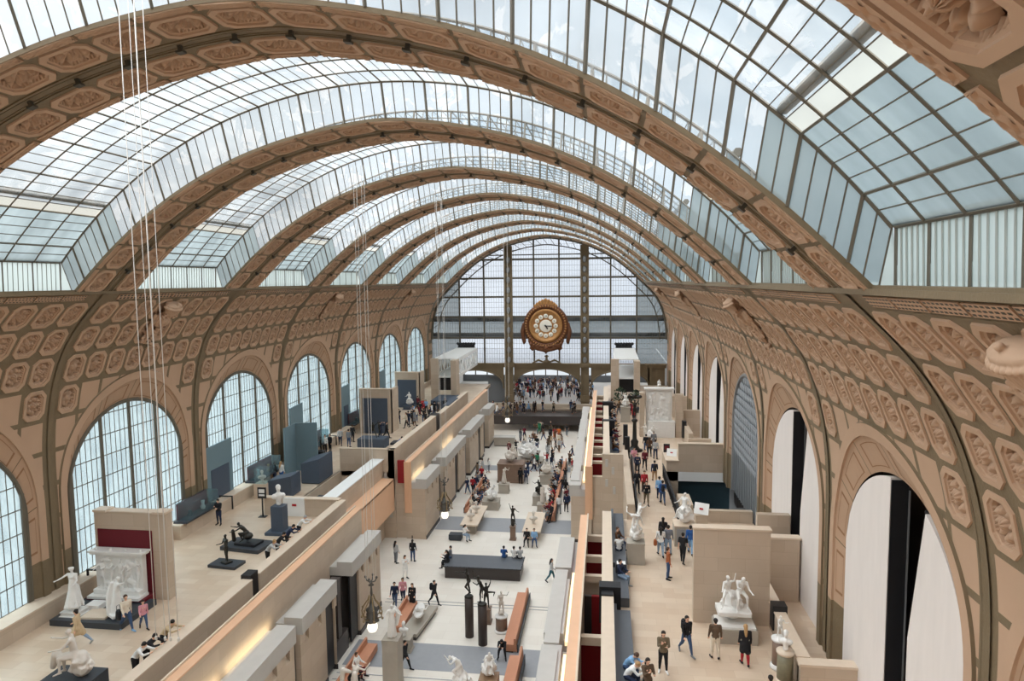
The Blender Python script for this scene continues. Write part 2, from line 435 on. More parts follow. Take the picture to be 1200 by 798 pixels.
NRC = int(round(2 * A_L / 1.57)); PR = 2 * A_L / NRC
cr_ul = coffer(PR, 1.36, .07, .10, .22, 2); cr_hi = coffer(PR, 1.36, .07, .10, .22, True); cr_lo = coffer(PR, 1.36, .07, .10, .22, False)
PW = 1.62
cw_hi = coffer(PW, 1.40, .10, .10, .26, True); cw_lo = coffer(PW, 1.40, .10, .10, .26, False)
def braid(A, Y):
    u = A * 2 * PI / .5; v = (Y - Y.mean()) / .075
    s1 = np.sin(u) * .7; s2 = -s1
    return .05 + np.maximum(np.clip(1 - abs(v - s1) / .42, 0, 1), np.clip(1 - abs(v - s2) / .42, 0, 1)) * .06 - .02
for ri, yr in enumerate(RIBS):
    nb = NB(); hi = ri <= 1
    for k in range(NRC):
        a = -A_L + (k + .5) * PR
        for s in (-1, 1): put(nb, cr_ul if ri == 0 else cr_hi if hi else cr_lo, a, yr + s * .98, None)
        for s in (-1, 1):                              # guilloche panels and the iron between them
            av = np.linspace(a - PR / 2 + .08, a + PR / 2 - .08, 70 if ri == 0 else 34 if hi else 14)
            yv = yr + s * np.linspace(1.70, 1.84, 15 if ri == 0 else 9 if hi else 5)
            grid(nb, av, yv, braid, 4)
            abox(nb, a - PR / 2 + .06, a + PR / 2 - .06, yr + s * 1.77 - .125, yr + s * 1.77 + .125, -.06, .035, 1)
    av = np.linspace(-A_L, A_L, 120)
    grid(nb, av, yr + np.array([-.32, -.3, .3, .32]), 0, 0)
    for s in (-1, 1):
        grid(nb, av, yr + s * np.array([1.64, 1.91]), -.005, 0)
        abox(nb, -A_L, A_L, yr + s * 1.905 - .01, yr + s * 1.905 + .01, -.1, .02, 0, 120)
        abox(nb, -A_L, A_L, yr + s * .24 - .04, yr + s * .24 + .04, 0, .035, 0, 120)
        abox(nb, -A_L, A_L, yr + s * .12 - .02, yr + s * .12 + .02, 0, .02, 0, 120)
    for k in range(1, NRC):                            # hooks on the spine of the rib
        a = -A_L + k * PR
        abox(nb, a - .05, a + .05, yr - .05, yr + .05, 0, .16, 2)
        abox(nb, a - .1, a + .1, yr - .1, yr + .1, .14, .2, 2)
    nb.build('trim_%d' % (ri + 1), ['olive', 'tan', 'iron', 'iron', 'tan'])

# ------------------------------------------------------------------ side walls with their arcades
O_W, O_SP, O_AP = 5.45, 10.9, 16.45                    # outer edge of the archivolt on the wall
E_W, E_SP, E_AP = 5.02, 10.9, 16.0                     # its inner edge
G_W, G_SP, G_AP = 4.60, 10.6, 14.75                    # the glazed opening behind
XG = 18.05
def archpt(w, sp, ap, t):                              # t 0..1 from the near foot over the crown to the far foot
    if t < .2: return -w, TZ + (sp - TZ) * t / .2
    if t > .8: return w, TZ + (sp - TZ) * (1 - t) / .2
    th = PI * (t - .2) / .6
    return -w * math.cos(th), sp + (ap - sp) * math.sin(th)
TS = np.linspace(0, 1, 61)
def arch_at(w, sp, ap): return np.array([archpt(w, sp, ap, t) for t in TS])
AO, AE, AG = arch_at(O_W, O_SP, O_AP), arch_at(E_W, E_SP, E_AP), arch_at(G_W, G_SP, G_AP)
def arch_top(y, w, sp, ap):                            # height of the opening at offset y
    return sp + (ap - sp) * math.sqrt(max(0, 1 - (y / w) ** 2)) if abs(y) < w else 0
def az(z): return np.interp(-np.asarray(z, float), -_z[_a >= 0], _a[_a >= 0])
ROW0 = A_L + .5                                        # coffers start below the fret band
FLOOR_A = a_of_z(TZ)
def bay(yc, side, hi, frame_mat='tan'):
    nb = NB(); sg = side
    cell = cw_hi if hi else cw_lo
    y0 = yc - 11.807 / 2
    # fret band and ledge
    grid(nb, sg * np.array([A_L - .1, A_L + .3, A_L + .53]), np.array([y0, y0 + 11.807]), -.01, 0)
    for k in range(7):
        ya = y0 + 1.0 + k * 1.4
        a0, a1 = A_L + .1, A_L + .42
        abox(nb, sg * a0, sg * a1, ya + .05, ya + 1.35, 0, .03, 1)
        for i in range(8 if hi else 5):
            st = 1.3 / (8 if hi else 5); c = ya + .05 + (i + .5) * st
            for r in range(3 if hi else 2):
                h = (a1 - a0) / (3 if hi else 2)
                abox(nb, sg * (a0 + h * r + .03), sg * (a0 + h * (r + 1) - .03), c - st * .3 + (r % 2) * st * .3, c + st * .3 + (r % 2) * st * .3, .03, .034, 2)  # painted darkness: flush dark plates stand for the open holes of the fret
    # coffers
    def inside(y, z, g=0): return z < arch_top(y - yc, O_W + g, O_SP, O_AP + g)
    for r in range(9):
        a = ROW0 + PW * (r + .5)
        for k in range(8):
            y = y0 + 1.0 + 1.4 * k + .0
            bad = False
            for da in (-.45, 0, .45):
                for dy in (-.45, 0, .45):
                    P = pos(a + da * PW, 0, 0)
                    if inside(y + dy * 1.4, P[2], .02): bad = True
            if a + PW / 2 > FLOOR_A + .5: bad = True
            if not bad: put(nb, cell, sg * a, y); continue
            # spandrel cell: a fine patch that stops at the arch, panelled in tan
            av = np.linspace(a - PW / 2, a + PW / 2, 15); yv = np.linspace(y - .7, y + .7, 15)
            Z = pos(av, 0, 0)[:, 2]; wi = 15
            ins = np.array([[inside(q, z) for q in yv] for z in Z])
            if ins.all(): continue
            Y = np.repeat(yv[None], wi, 0); 
            for i in range(wi):                          # pull the border onto the curve
                for j in range(wi):
                    if ins[i, j]:
                        z = Z[i]
                        if z <= O_SP: Y[i, j] = yc + math.copysign(O_W, yv[j] - yc)
                        else:
                            u = max(0, 1 - ((z - O_SP) / (O_AP - O_SP)) ** 2); Y[i, j] = yc + math.copysign(O_W * math.sqrt(u), yv[j] - yc)
            P = pos(sg * np.repeat(av[:, None], wi, 1).ravel(), Y.ravel(), 0)
            q = []; mm = []
            for i in range(wi - 1):
                for j in range(wi - 1):
                    if ins[i:i + 2, j:j + 2].all(): continue
                    q.append((i * wi + j, i * wi + j + 1, (i + 1) * wi + j + 1, (i + 1) * wi + j))
                    mm.append(0 if min(i, j, wi - 2 - i, wi - 2 - j) < 1 else 1)
            if q: nb.add(P, np.array(q), np.array(mm))
    # piers down to the terrace
    for s in (-1, 1):
        yp = yc + s * 11.807 / 2; yo = yc + s * (O_W - .02)
        grid(nb, sg * np.linspace(A_L, FLOOR_A, 40), np.sort(np.array([yp, yp - s * .32])), -.01, 0)
        grid(nb, sg * np.linspace(A_L, FLOOR_A, 40), np.sort(np.array([yp, yp - s * .14])), .04, 0)
        grid(nb, sg * np.linspace(az(13.), FLOOR_A, 10), np.sort(np.array([yp, yo])), -.012, 0)
    # archivolt: raised band between the outer and inner curve
    n = len(TS)
    def curve(Aq, n0): return pos(sg * az(Aq[:, 1]), yc + Aq[:, 0], n0)
    c0, c1, c2 = curve(AO, -.02), curve(AO * [.995, 1] + [0, -.01], .09), curve(AE, .09)
    c3 = curve(AE, .0)
    cg = np.stack([np.full(n, sg * XG), yc + AG[:, 0], AG[:, 1]], 1)
    def strip(p, q_, m): 
        i = np.arange(n - 1); nb.add(np.concatenate([p, q_]), np.stack([i, i + 1, i + 1 + n, i + n], 1), m)
    low = [1 if .0 <= (t + TS[1] / 2) else 0 for t in TS[:-1]]
    lowm = np.array([0 if (t < .1 or t > .885) else 1 for t in TS[:-1]])
    strip(c0, c1, 0); strip(c1, c2, lowm); strip(c2, c3, lowm)
    # soffit: panels between dark joints, running back to the glass
    for k in range(n - 1):
        j = k % 6
        a, b, c, d = c3[k], c3[k + 1], cg[k + 1], cg[k]
        m = lowm[k]
        def P(u, v, dn=0):
            p = (a * (1 - u) + b * u) * (1 - v) + (d * (1 - u) + c * u) * v
            return p
        if j == 0:
            nb.add([P(0, 0), P(.12, 0), P(.12, 1), P(0, 1)], [(0, 1, 2, 3)], 0); nb.add([P(.12, 0), P(1, 0), P(1, 1), P(.12, 1)], [(0, 1, 2, 3)], m)
        else:
            nb.add([a, b, c, d], [(0, 1, 2, 3)], m)
        if 1 <= j <= 4 and m == 1:                         # sunk frame line of the panel
            e = .06
            up = np.array([0, yc, 11.]) - (a + b) / 2; up[0] = 0; up /= np.linalg.norm(up)
            for (u0, u1, v0, v1) in ([(0, 1, .16, .19), (0, 1, .80, .83)] + ([(0, .25, .16, .83)] if j == 1 else []) + ([(.75, 1, .16, .83)] if j == 4 else [])):
                nb.add([P(u0, v0) + up * .015, P(u1, v0) + up * .015, P(u1, v1) + up * .015, P(u0, v1) + up * .015], [(0, 1, 2, 3)], 3)
    return nb
BAYS = [(RIBS[i] + RIBS[i + 1]) / 2 for i in range(8)]
M['palebar'] = mat('pale_rib', (166, 172, 168), .6)
M['joint'] = mat('panel_groove', (150, 114, 84), .8)
for side, nm in ((-1, 'left'), (1, 'right')):
    for bi, yc in enumerate(BAYS):
        hi = bi <= (1 if side > 0 else 1)
        nb = bay(yc, side, hi)
        # ledge moulding
        y0, y1 = yc - 5.9035, yc + 5.9035
        x = LEDGE_X
        for (xa, xb, za, zb, m) in ((x - .16, x + .5, 20.82, 20.95, 0), (x - .06, x + .5, 20.95, 21.02, 0)):
            v = [(side * X, Y, Z) for Z in (za, zb) for Y in (y0, y1) for X in (xa, xb)]
            nb.add(v, [(0, 2, 3, 1), (4, 5, 7, 6), (0, 1, 5, 4), (2, 6, 7, 3), (0, 4, 6, 2), (1, 3, 7, 5)], m)
        if bi == 7:
            for (a0, a1) in ((A_L, a_of_z(0)),):
                av = side * np.linspace(a0, a1, 40); yy = np.linspace(RIBS[8] - .02, DEND + .4, 5)
                grid(nb, av, yy, 0, lambda A, Y: np.where((Y - RIBS[8] < .5) | (abs(np.mod(A, 1.62) - .8) > .6), 0, 1))
        nb.build('wall_%s' % nm if bi == 0 else 'wall_%s.%03d' % (nm, bi), ['olive', 'tan', 'iron', 'joint', 'tan'])

# the stretch of wall behind the camera's first rib, and the closing wall
mb = MB()
for s in (-1, 1): mb.box(s * 17.8, s * 18.2, -8, RIBS[0], 0, 20.9) if s > 0 else mb.box(-18.2, -17.8, -8, RIBS[0], 0, 20.9)
mb.box(-18.2, 18.2, -8.4, -8, 0, 30)
struct('wall_back', mb, ['tan'])

# ------------------------------------------------------------------ skylights
GC, GR = 10.5, 18.52                                   # centre height and radius of the glass vault
TH = math.atan2(14.42, 22.25 - GC)                     # springing of the glass above the clerestory
def gp(th, y, r=GR): return (r * math.sin(th), y, GC + r * math.cos(th))
NP = 38; DTH = TH / NP
for bi in range(9):
    ya = (RIBS[bi] if bi < 9 else 0) + 1.91 if bi < 9 else 0
    yb = (RIBS[bi + 1] if bi < 8 else DEND + 1.6) - 1.91
    if bi == 8: ya, yb = RIBS[8] + 1.91, DEND
    last = bi == 8
    yA, yB = ya + .45, (yb - .45 if not last else yb - .02)
    if last: yA = min(yA, yB - .06)
    root = bpy.data.objects.new('ceiling_skylight' if bi == 0 else 'ceiling_skylight.%03d' % bi, None); link(root); root['kind'] = 'structure'
    root.location = (0, (ya + yb) / 2, 21); oy, oz = (ya + yb) / 2, 21
    pane, low, clear, bars, lou = MB(), MB(), MB(), MB(), MB()
    def L(p): return (p[0], p[1] - oy, p[2] - oz)
    for k in range(-NP, NP):
        t0, t1 = k * DTH, (k + 1) * DTH
        j = k if k >= 0 else -k - 1
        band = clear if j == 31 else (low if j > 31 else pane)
        band.add([L(gp(t0, yA)), L(gp(t1, yA)), L(gp(t1, yB)), L(gp(t0, yB))], [(0, 1, 2, 3)])
        # cheeks down to the ribs
        for (yg, yr) in ((yA, ya), (yB, yb)):
            if last and yr == yb: continue
            a0 = math.copysign(1, k + .5) * 0
            f = lambda th: A_L * th / TH
            p0, p1 = pos(f(t0), yr, -.1), pos(f(t1), yr, -.09)
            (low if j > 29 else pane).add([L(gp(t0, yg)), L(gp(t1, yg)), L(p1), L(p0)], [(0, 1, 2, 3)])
    for k in range(-NP, NP + 1):
        t = k * DTH; w = .055 if k % 4 == 0 else .024
        p, q = Vector(L(gp(t, yA, GR - .02))), Vector(L(gp(t, yB, GR - .02)))
        bars.tube([p, q], w * .7, 4, 0, False, False)
        for (yg, yr) in ((yA, ya), (yB, yb)):
            if last and yr == yb: continue
            p1 = pos(A_L * t / TH, yr, -.09)
            bars.tube([L(gp(t, yg, GR - .02)), L(p1)], w * .9, 4, 0, False, False)
    ncell = 5
    for i in range(ncell + 1):
        y = yA + (yB - yA) * i / ncell
        if last and i not in (0,): continue
        bars.tube([L(gp(-TH + 2 * TH * k / 60, y, GR - .02)) for k in range(61)], .05 if i in (0, ncell) else .035, 4, 0, False, False)
    for s in (-1, 1):
        # clerestory: ribbed pale panels under a rail
        x = 14.5
        bars.tube([L((s * 14.44, yA, 22.24)), L((s * 14.44, yB, 22.24))], .1, 6, 0, True, False)
        n = max(1, int((yB - yA) / .236))
        lou.add([L((s * x, yA, 20.98)), L((s * x, yB, 20.98)), L((s * (x - .05), yB, 22.24)), L((s * (x - .05), yA, 22.24))], [(0, 1, 2, 3)])
        for i in range(n + 1):
            u0 = yA + (yB - yA) * i / n
            lou.tube([L((s * (x - .03), u0, 20.98)), L((s * (x - .08), u0, 22.24))], .022, 4, 1, False, False)
        if not last:
            for (yg, yr, sg) in ((yA, ya, 1), (yB, yb, -1)):
                lou.add([L(gp(s * TH, yg)), L((s * x, yg, 20.98)), L(pos(s * A_L, yr, -.1))], [(0, 1, 2)])
        for i in range(0, 6):
            y = yA + (yB - yA) * i / 5
            bars.tube([L((s * (x - .05), y, 20.98)), L((s * (x - .08), y, 22.24))], .035, 4, 0, False, False)
        # the maintenance beam above the clear strip
        t = s * 30.6 * DTH
        bars.tube([L(gp(t, yA, GR + .12)), L(gp(t, yB, GR + .12))], .13, 6, 0, True, False)
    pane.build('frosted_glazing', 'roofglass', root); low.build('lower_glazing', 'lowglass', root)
    clear.build('clear_glazing', 'clearglass', root); bars.build('glazing_bars', 'bar', root); lou.build('clerestory_panels', ['louvre', 'palebar'], root)

# the bay behind the first rib
mb = MB()
for k in range(-NP, NP):
    mb.add([gp(k * DTH, -8.2), gp((k + 1) * DTH, -8.2), gp((k + 1) * DTH, RIBS[0] - 1.9), gp(k * DTH, RIBS[0] - 1.9)], [(0, 1, 2, 3)])
struct('ceiling_back', mb, ['roofglass'])
mb = MB()
for s in (-1, 1):
    for (a, b) in ((-8, RIBS[0]),):
        x0, x1 = sorted((s * 14.5, s * 18.)); mb.box(x0, x1, a, b, 20.8, 20.95); x0, x1 = sorted((s * 14.5, s * 14.6)); mb.box(x0, x1, a, b, 20.9, 22.3)
struct('wall_back.001', mb, ['louvre'])
# the roof deck outside: closes the gap above the side walls
mb = MB()
for s in (-1, 1):
    x0, x1 = sorted((s * 14.62, s * 18.4)); mb.box(x0, x1, -8, DEND, 20.9, 21.0)
struct('ceiling_gutter', mb, ['cap'])

# ------------------------------------------------------------------ arcade windows
def window(n, yc, side):
    root = bpy.data.objects.new('window_%d' % n, None); link(root); root['kind'] = 'structure'
    root.location = (side * XG, yc, TZ)
    gl, fr = MB(), MB()
    poly = [(y, z - TZ) for y, z in AG]
    gl.prism(poly, 'x', 0, side * .03)
    x = -side * .05
    for i in range(-12, 13):
        y = i * .37
        if abs(y) > G_W - .1: continue
        zt = arch_top(y, G_W, G_SP, G_AP) - TZ
        w = .09 if i % 6 == 0 else .018
        fr.box(min(x, x - side * w), max(x, x - side * w), y - w, y + w, 0, zt)
    for z in np.arange(.9, G_AP - TZ, 1.12):
        zz = z + TZ
        hw = G_W if zz <= G_SP else G_W * math.sqrt(max(0, 1 - ((zz - G_SP) / (G_AP - G_SP)) ** 2))
        fr.box(min(x, x - side * .03), max(x, x - side * .03), -hw, hw, z - .022, z + .022)
    fr.tube([(x, y, z - TZ) for y, z in AG], .11, 6, 0, False, False)
    gl.build('glass', 'winglass', root); fr.build('window_frame', 'bar', root)
for i, yc in enumerate(BAYS[:8]): window(i + 1, yc, -1)
# ------------------------------------------------------------------ the glazed end wall
def hw(z):                                             # half width of the vault at height z
    m = _a >= 0
    return float(np.interp(-z, -_z[m], _x[m])) if z < 27.6 else 0
zs_all = [8.7, 12.6, 15.8, 18.8, 21.6, 24.4, 26.2, 27.2, 27.65]
root = bpy.data.objects.new('window_9', None); link(root); root['kind'] = 'structure'; root.location = (0, DEND, 0)
up, lw = MB(), MB()
for i in range(len(zs_all) - 1):
    n = 4
    for k in range(n):
        z0 = zs_all[i] + (zs_all[i + 1] - zs_all[i]) * k / n; z1 = zs_all[i] + (zs_all[i + 1] - zs_all[i]) * (k + 1) / n
        a, b = hw(z0), hw(z1)
        if i == 1: segs = [(-a, a, -b, b, lw)]
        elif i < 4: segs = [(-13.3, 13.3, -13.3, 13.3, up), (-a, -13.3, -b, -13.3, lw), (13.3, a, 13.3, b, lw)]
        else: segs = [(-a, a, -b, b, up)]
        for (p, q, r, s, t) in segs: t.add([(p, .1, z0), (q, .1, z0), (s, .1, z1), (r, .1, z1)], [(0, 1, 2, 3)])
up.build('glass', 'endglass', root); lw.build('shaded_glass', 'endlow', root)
b = MB()
def zt(x):                                             # top of the vault at x
    m = _a >= 0
    return float(np.interp(abs(x), _x[m], _z[m]))
for i in range(-46, 47):
    x = i * .38
    if abs(x) > 17.5: continue
    w = .012
    b.box(x - w, x + w, .0, .05, 8.7, zt(x))
for i in range(8):
    x = (i - 3.5) * 3.8; w = .12
    b.box(x - w, x + w, -.2, .1, 8.7, zt(x))
for z in (12.6, 15.8, 18.8, 21.6, 24.4, 25.05): 
    h = hw(z); t = .14 if z != 25.05 else .08; b.box(-h, h, -.22, .08, z - t, z + t)
for z in np.arange(9.4, 27.2, .78): h = hw(z); b.box(-h, h, 0, .04, z - .014, z + .014)
for z in (13.1, 15.4): h = hw(z); b.box(-h, h, .3, .5, z - .35, z + .25)    # floor edges of the galleries behind the glass
# inner arch rib with its ties
for off, r in ((1.15, .09), (.1, .2)):
    av = np.linspace(-A_L - 9.5, A_L + 9.5, 90); P = pos(av, -.3, off); b.tube([tuple(p) for p in P], r, 6, 0, False, False)
for a in np.linspace(-A_L - 9, A_L + 9, 46):
    p, q = pos(a, -.3, .1), pos(a + .9, -.3, 1.15); b.tube([tuple(p), tuple(q)], .035, 4, 0, False, False)
b.build('glazing_bars', 'bar', root)
# two lattice columns and the iron screen of arches under the glass
def column(n, x):
    m = MB()
    for s in (-1, 1): m.box(x + s * .52 - .1, x + s * .52 + .1, DEND - .7, DEND - .2, 1.0, zt(x) - .2)
    m.box(x - .5, x + .5, DEND - .5, DEND - .4, 1.0, zt(x) - .2)
    for z in np.arange(9.3, zt(x) - 1.4, 1.5):
        m.lathe([(.10, 0), (.28, .04), (.34, .1), (.2, .12)], (0, 0, 0), 10, 1)
        k = len(m.v) - 40
        for i in range(k, len(m.v)): v = m.v[i]; m.v[i] = (x + v[0] * .9, DEND - .5 - v[2], z + v[1] * 1.5)
    m.box(x - .75, x + .75, DEND - .8, DEND - .1, 8.2, 8.9); m.box(x - .7, x + .7, DEND - .75, DEND - .15, 3.0, 4.0)
    struct('pillar' if n == 0 else 'pillar.001', m, ['olive', 'plate'])
column(0, -5.7); column(1, 5.7)
m = MB()
m.box(-17.6, 17.6, DEND - .5, DEND + .2, 8.15, 8.75, 0); m.box(-17.6, 17.6, DEND - .62, DEND - .5, 8.55, 8.8, 0)
for (xc, w, ap, sp) in ((0, 5.0, 7.95, 4.9), (-10.9, 4.3, 7.7, 4.9), (10.9, 4.3, 7.7, 4.9)):
    N = 24
    for k in range(N):
        t0, t1 = PI * k / N, PI * (k + 1) / N
        x0, x1 = xc - w * math.cos(t0), xc - w * math.cos(t1); z0, z1 = sp + (ap - sp) * math.sin(t0) ** .8, sp + (ap - sp) * math.sin(t1) ** .8
        m.prism([(x0, z0), (x1, z1), (x1, 8.2), (x0, 8.2)], 'y', DEND - .3, DEND + .1, 0)
        m.tube([(x0, DEND - .35, z0), (x1, DEND - .35, z1)], .12, 5, 0, False, False)
for x in (-17, -16.2, -15.4, 15.4, 16.2, 17): m.box(x - .42, x + .42, DEND - .3, DEND + .1, 2, 8.2, 0)
struct('wall_end', m, ['olive'])
# clock bracket on the beam
# the entrance hall beyond
m = MB(); m.box(-17.8, 17.8, DEND, DEND + 24, 2.2, 2.5); struct('floor_hall', m, ['hallgrey'])
m = MB(); m.box(-17.8, 17.8, DEND + .3, DEND + 24, 8.4, 8.6); struct('ceiling_hall', m, ['white']); m = MB(); m.box(-17.8, 17.8, DEND + .3, DEND + 24, 8.6, 8.68); struct('ceiling_hall_roof', m, ['roofdark'])
m = MB()
m.box(-17.8, 17.8, DEND + 23, DEND + 23.4, 2.5, 3.7, 2); m.box(-17.8, 17.8, DEND + 23, DEND + 23.4, 7.6, 8.6, 0)
for i in range(-8, 9): m.box(i * 2.2 - .09, i * 2.2 + .09, DEND + 22.9, DEND + 23.2, 3.7, 7.6, 1)
for z in (5.6, 6.6): m.box(-17.8, 17.8, DEND + 22.95, DEND + 23.1, z - .05, z + .05, 1)
m.box(-18, -17.8, DEND, DEND + 24, 2, 8.6, 0); m.box(17.8, 18, DEND, DEND + 24, 2, 8.6, 0)
m.box(-9.2, -5.6, DEND + 1, DEND + 1.2, 2.5, 6.6, 2)
struct('wall_hall', m, ['white', 'bar', 'roofdark'])
for k, x in enumerate((-8, 0, 8)):
    m = MB(); m.box(x - 3, x + 3, DEND + 4, DEND + 18, 8.3, 8.38)
    o = m.build('ceiling_light_panel' if k == 0 else 'ceiling_light_panel.%03d' % k, 'hallight'); o['kind'] = 'structure'

# ------------------------------------------------------------------ floors and terraces
m = MB(); m.box(-17.8, 17.8, -8, DEND + 2, -.3, 0); struct('floor', m, ['floor'])
m = MB()
for (y0, y1) in ((34.7, 37.4), (55.6, 58.9), (74.2, 76.2)): m.box(-5.85, 5.85, y0, y1, .004, .012)
struct('floor_band', m, ['greyband'])
m = MB()
for y in (33.3, 33.9, 42.2, 42.6): m.box(-5.85, 5.85, y, y + .05, .004, .02)
struct('floor_step_line', m, ['greyband'])
m = MB()
m.box(-18.2, -9.05, -8, 42.7, TZ - .4, TZ); m.box(-18.2, -13.2, 42.7, 53.3, TZ - .4, TZ); m.box(-18.2, -8.6, 53.3, DEND - .5, TZ - .4, TZ)
struct('floor_left', m, ['tfloor'])
m = MB()
m.box(9.05, 18.2, -8, 44, TZ - .4, TZ); m.box(10.6, 13.5, 44, 58.5, TZ - .4, TZ); m.box(9.05, 18.2, 58.5, DEND - .5, TZ - .4, TZ)
struct('floor_right', m, ['tfloor'])

# ------------------------------------------------------------------ gallery blocks along the aisle
def facade(side, y0, y1, notch=True, recess=None, ztop=5.08, zcap=4.25):
    """stone block: cheek wall to the aisle with square notches under a grey cap"""
    m = MB()
    def bx(xa, xb, a, b, za, zb, k): 
        x0, x1 = sorted((side * xa, side * xb)); m.box(x0, x1, a, b, za, zb, k)
    ra, rb = recess if recess else (y1, y1)
    for (a, b) in ((y0, ra), (rb, y1)):
        if b - a < .02: continue
        bx(5.95, 7.2, a, b, .28, 3.55, 0); bx(5.9, 7.2, a, b, 0, .28, 2)
        n = max(1, int((b - a) / 1.25)); st = (b - a) / n
        for i in range(n):
            c = a + st * (i + .5)
            bx(5.95, 7.2, a + st * i, c - .2, 3.55, zcap, 0); bx(5.95, 7.2, c + .2, a + st * (i + 1), 3.55, zcap, 0); bx(6.25, 7.2, c - .2, c + .2, 3.55, zcap, 2)
            x0, x1 = side * 5.95, side * 6.25
            m.add([(x0, c - .2, 3.55), (x0, c + .2, 3.55), (x1, c + .2, 3.85), (x1, c - .2, 3.85)], [(0, 1, 2, 3)], 0)
    if recess: bx(6.5, 7.2, ra, rb, 0, zcap, 2)
    if recess:
        bx(6.05, 6.15, ra + .1, rb - .1, .2, zcap, 3)
    bx(5.82, 6.75, y0, y1, zcap, ztop, 1)
    bx(6.75, 7.2, y0, y1, zcap, ztop - .32, 1)
    return m
n = 0
def block(side, y0, y1, **k):
    global n
    nm = 'gallery_block' if n == 0 else 'gallery_block.%03d' % n
    struct(nm, facade(side, y0, y1, **k), ['stone', 'cap', 'darkband', 'black']); n += 1
for args in ((14, 29.3, None), (30.0, 34.3, (33.0, 34.25)), (36.6, 41.75, (36.62, 37.9)), (53.3, 57.9, None), (60.2, 64.5, None), (64.5, 69.4, (64.5, 66)), (71.9, 76.5, None), (76.5, 80.5, (77, 78.5)), (84.1, 88.3, None)):
    block(-1, args[0], args[1], recess=args[2])
for args in ((14, 29.6, None), (30.6, 36.5, None), (38, 42.7, None), (53.9, 58, None), (60, 69, None), (71, 80.5, None), (84, 88.3, None)):
    block(1, args[0], args[1], recess=args[2], ztop=4.75, zcap=3.85)
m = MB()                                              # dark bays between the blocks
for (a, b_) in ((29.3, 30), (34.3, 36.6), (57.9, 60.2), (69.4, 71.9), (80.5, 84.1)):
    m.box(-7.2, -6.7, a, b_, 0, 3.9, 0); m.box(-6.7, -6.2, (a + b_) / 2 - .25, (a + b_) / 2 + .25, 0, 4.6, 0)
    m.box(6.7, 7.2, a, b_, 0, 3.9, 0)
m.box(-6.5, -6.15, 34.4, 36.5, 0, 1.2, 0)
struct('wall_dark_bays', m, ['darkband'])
# long rail walls with their orange coping
for side, nm in ((-1, 'wall_rail_left'), (1, 'wall_rail_right')):
    m = MB()
    for (a, b_) in ((12, 42.0), (53.3, 91)):
        x0, x1 = sorted((side * 7.2, side * 7.62)); m.box(x0, x1, a + .02, b_ - .02, .0, 6.44, 0)
        x0, x1 = sorted((side * 7.16, side * 7.66)); m.box(x0, x1, a, b_, 6.44, 6.5, 1)
        xa, xb = sorted((side * 7.58, side * 7.66)); m.box(xa, xb, a, b_, 6.46, 6.6, 2)
        x0, x1 = sorted((side * 7.1, side * 7.7)); m.box(x0, x1, a - .06, a + .02, 2.2, 6.5, 1)
        m.box(side * 7.4 - .12, side * 7.4 + .12, a - .12, a - .05, 2.3, 6.5, 1)
        if side > 0:
            xr, xs = sorted((side * 7.2, side * 7.14)); m.box(xr, xs, a + .1, b_, 2.8, 5.6, 3)
    struct(nm, m, ['stone', 'orange', 'stonecap', 'red'])
# end fronts of the far blocks (facing the cross passage)
m = MB(); m.box(-13.2, -8.5, 53.3, 53.75, 0, 7.5, 0); m.box(-8.5, -7.66, 53.5, 53.8, 0, 4.7, 0); m.box(-7.1, -5.95, 53.28, 53.3, 0, 4.2, 0)
m.box(-8.25, -7.66, 53.25, 53.5, 4.7, 6.6, 2)
for (x, z) in ((-9.3, 3.1), (-9.3, 5.2), (-10.4, 4.2), (-10.3, 6.2), (-8.9, 2.1)): m.box(x - .12, x + .12, 53.27, 53.3, z - .35, z + .35, 1)
struct('wall_block_front', m, ['stone', 'cap', 'red'])
m = MB(); m.box(8.45, 10.1, 53.3, 53.75, 0, 7.5, 0); m.box(7.7, 8.45, 53.5, 53.8, 0, 5.6, 0); m.box(10.1, 10.6, 44, 58.5, 0, 6.6, 0)
for (x, z) in ((8.8, 6.8), (9.3, 6.2), (8.8, 5.2), (9.4, 4.6)): m.box(x - .1, x + .1, 53.26, 53.3, z - .3, z + .3, 1)
struct('wall_block_front.001', m, ['stone', 'cap'])
# terrace parapets
def parapet(side, y0, y1, zt=6.72, z0=3.4):
    x0, x1 = sorted((side * 8.52, side * 9.05)); m.box(x0, x1, y0, y1, z0, zt - .06, 0); m.box(x0 - .01, x1 + .01, y0 - .01, y1 + .01, zt - .06, zt, 1)
m = MB()
for y0, y1 in ((12, 30.4), (31.1, 42.7)): parapet(-1, y0, y1)
parapet(-1, 53.3, 67.5, 7.5); parapet(-1, 69.5, 84, 7.3)
m.box(-9.12, -8.6, 30.4, 31.1, 3.9, 6.9, 2); m.box(-9.5, -8.6, 67.6, 69.4, 5.6, 7.4, 2)
struct('wall_parapet_left', m, ['stone', 'stonecap', 'black'])
m = MB()
parapet(1, 12, 30.9); parapet(1, 31.6, 42.2); parapet(1, 53.7, 66, 7.5); parapet(1, 66.6, 90, 7.2)
m.box(8.4, 9.4, 30.95, 31.6, 5.2, 6.95, 2); m.prism([(8.5, 5.9), (9.05, 5.2), (9.05, 6.8), (8.5, 6.8)], 'y', 30.5, 31, 2)
m.box(8.4, 9.6, 66, 66.6, 5.4, 7.6, 2); m.box(8.4, 9.6, 76, 76.6, 5.4, 7.6, 2)
struct('wall_parapet_right', m, ['stone', 'stonecap', 'black'])
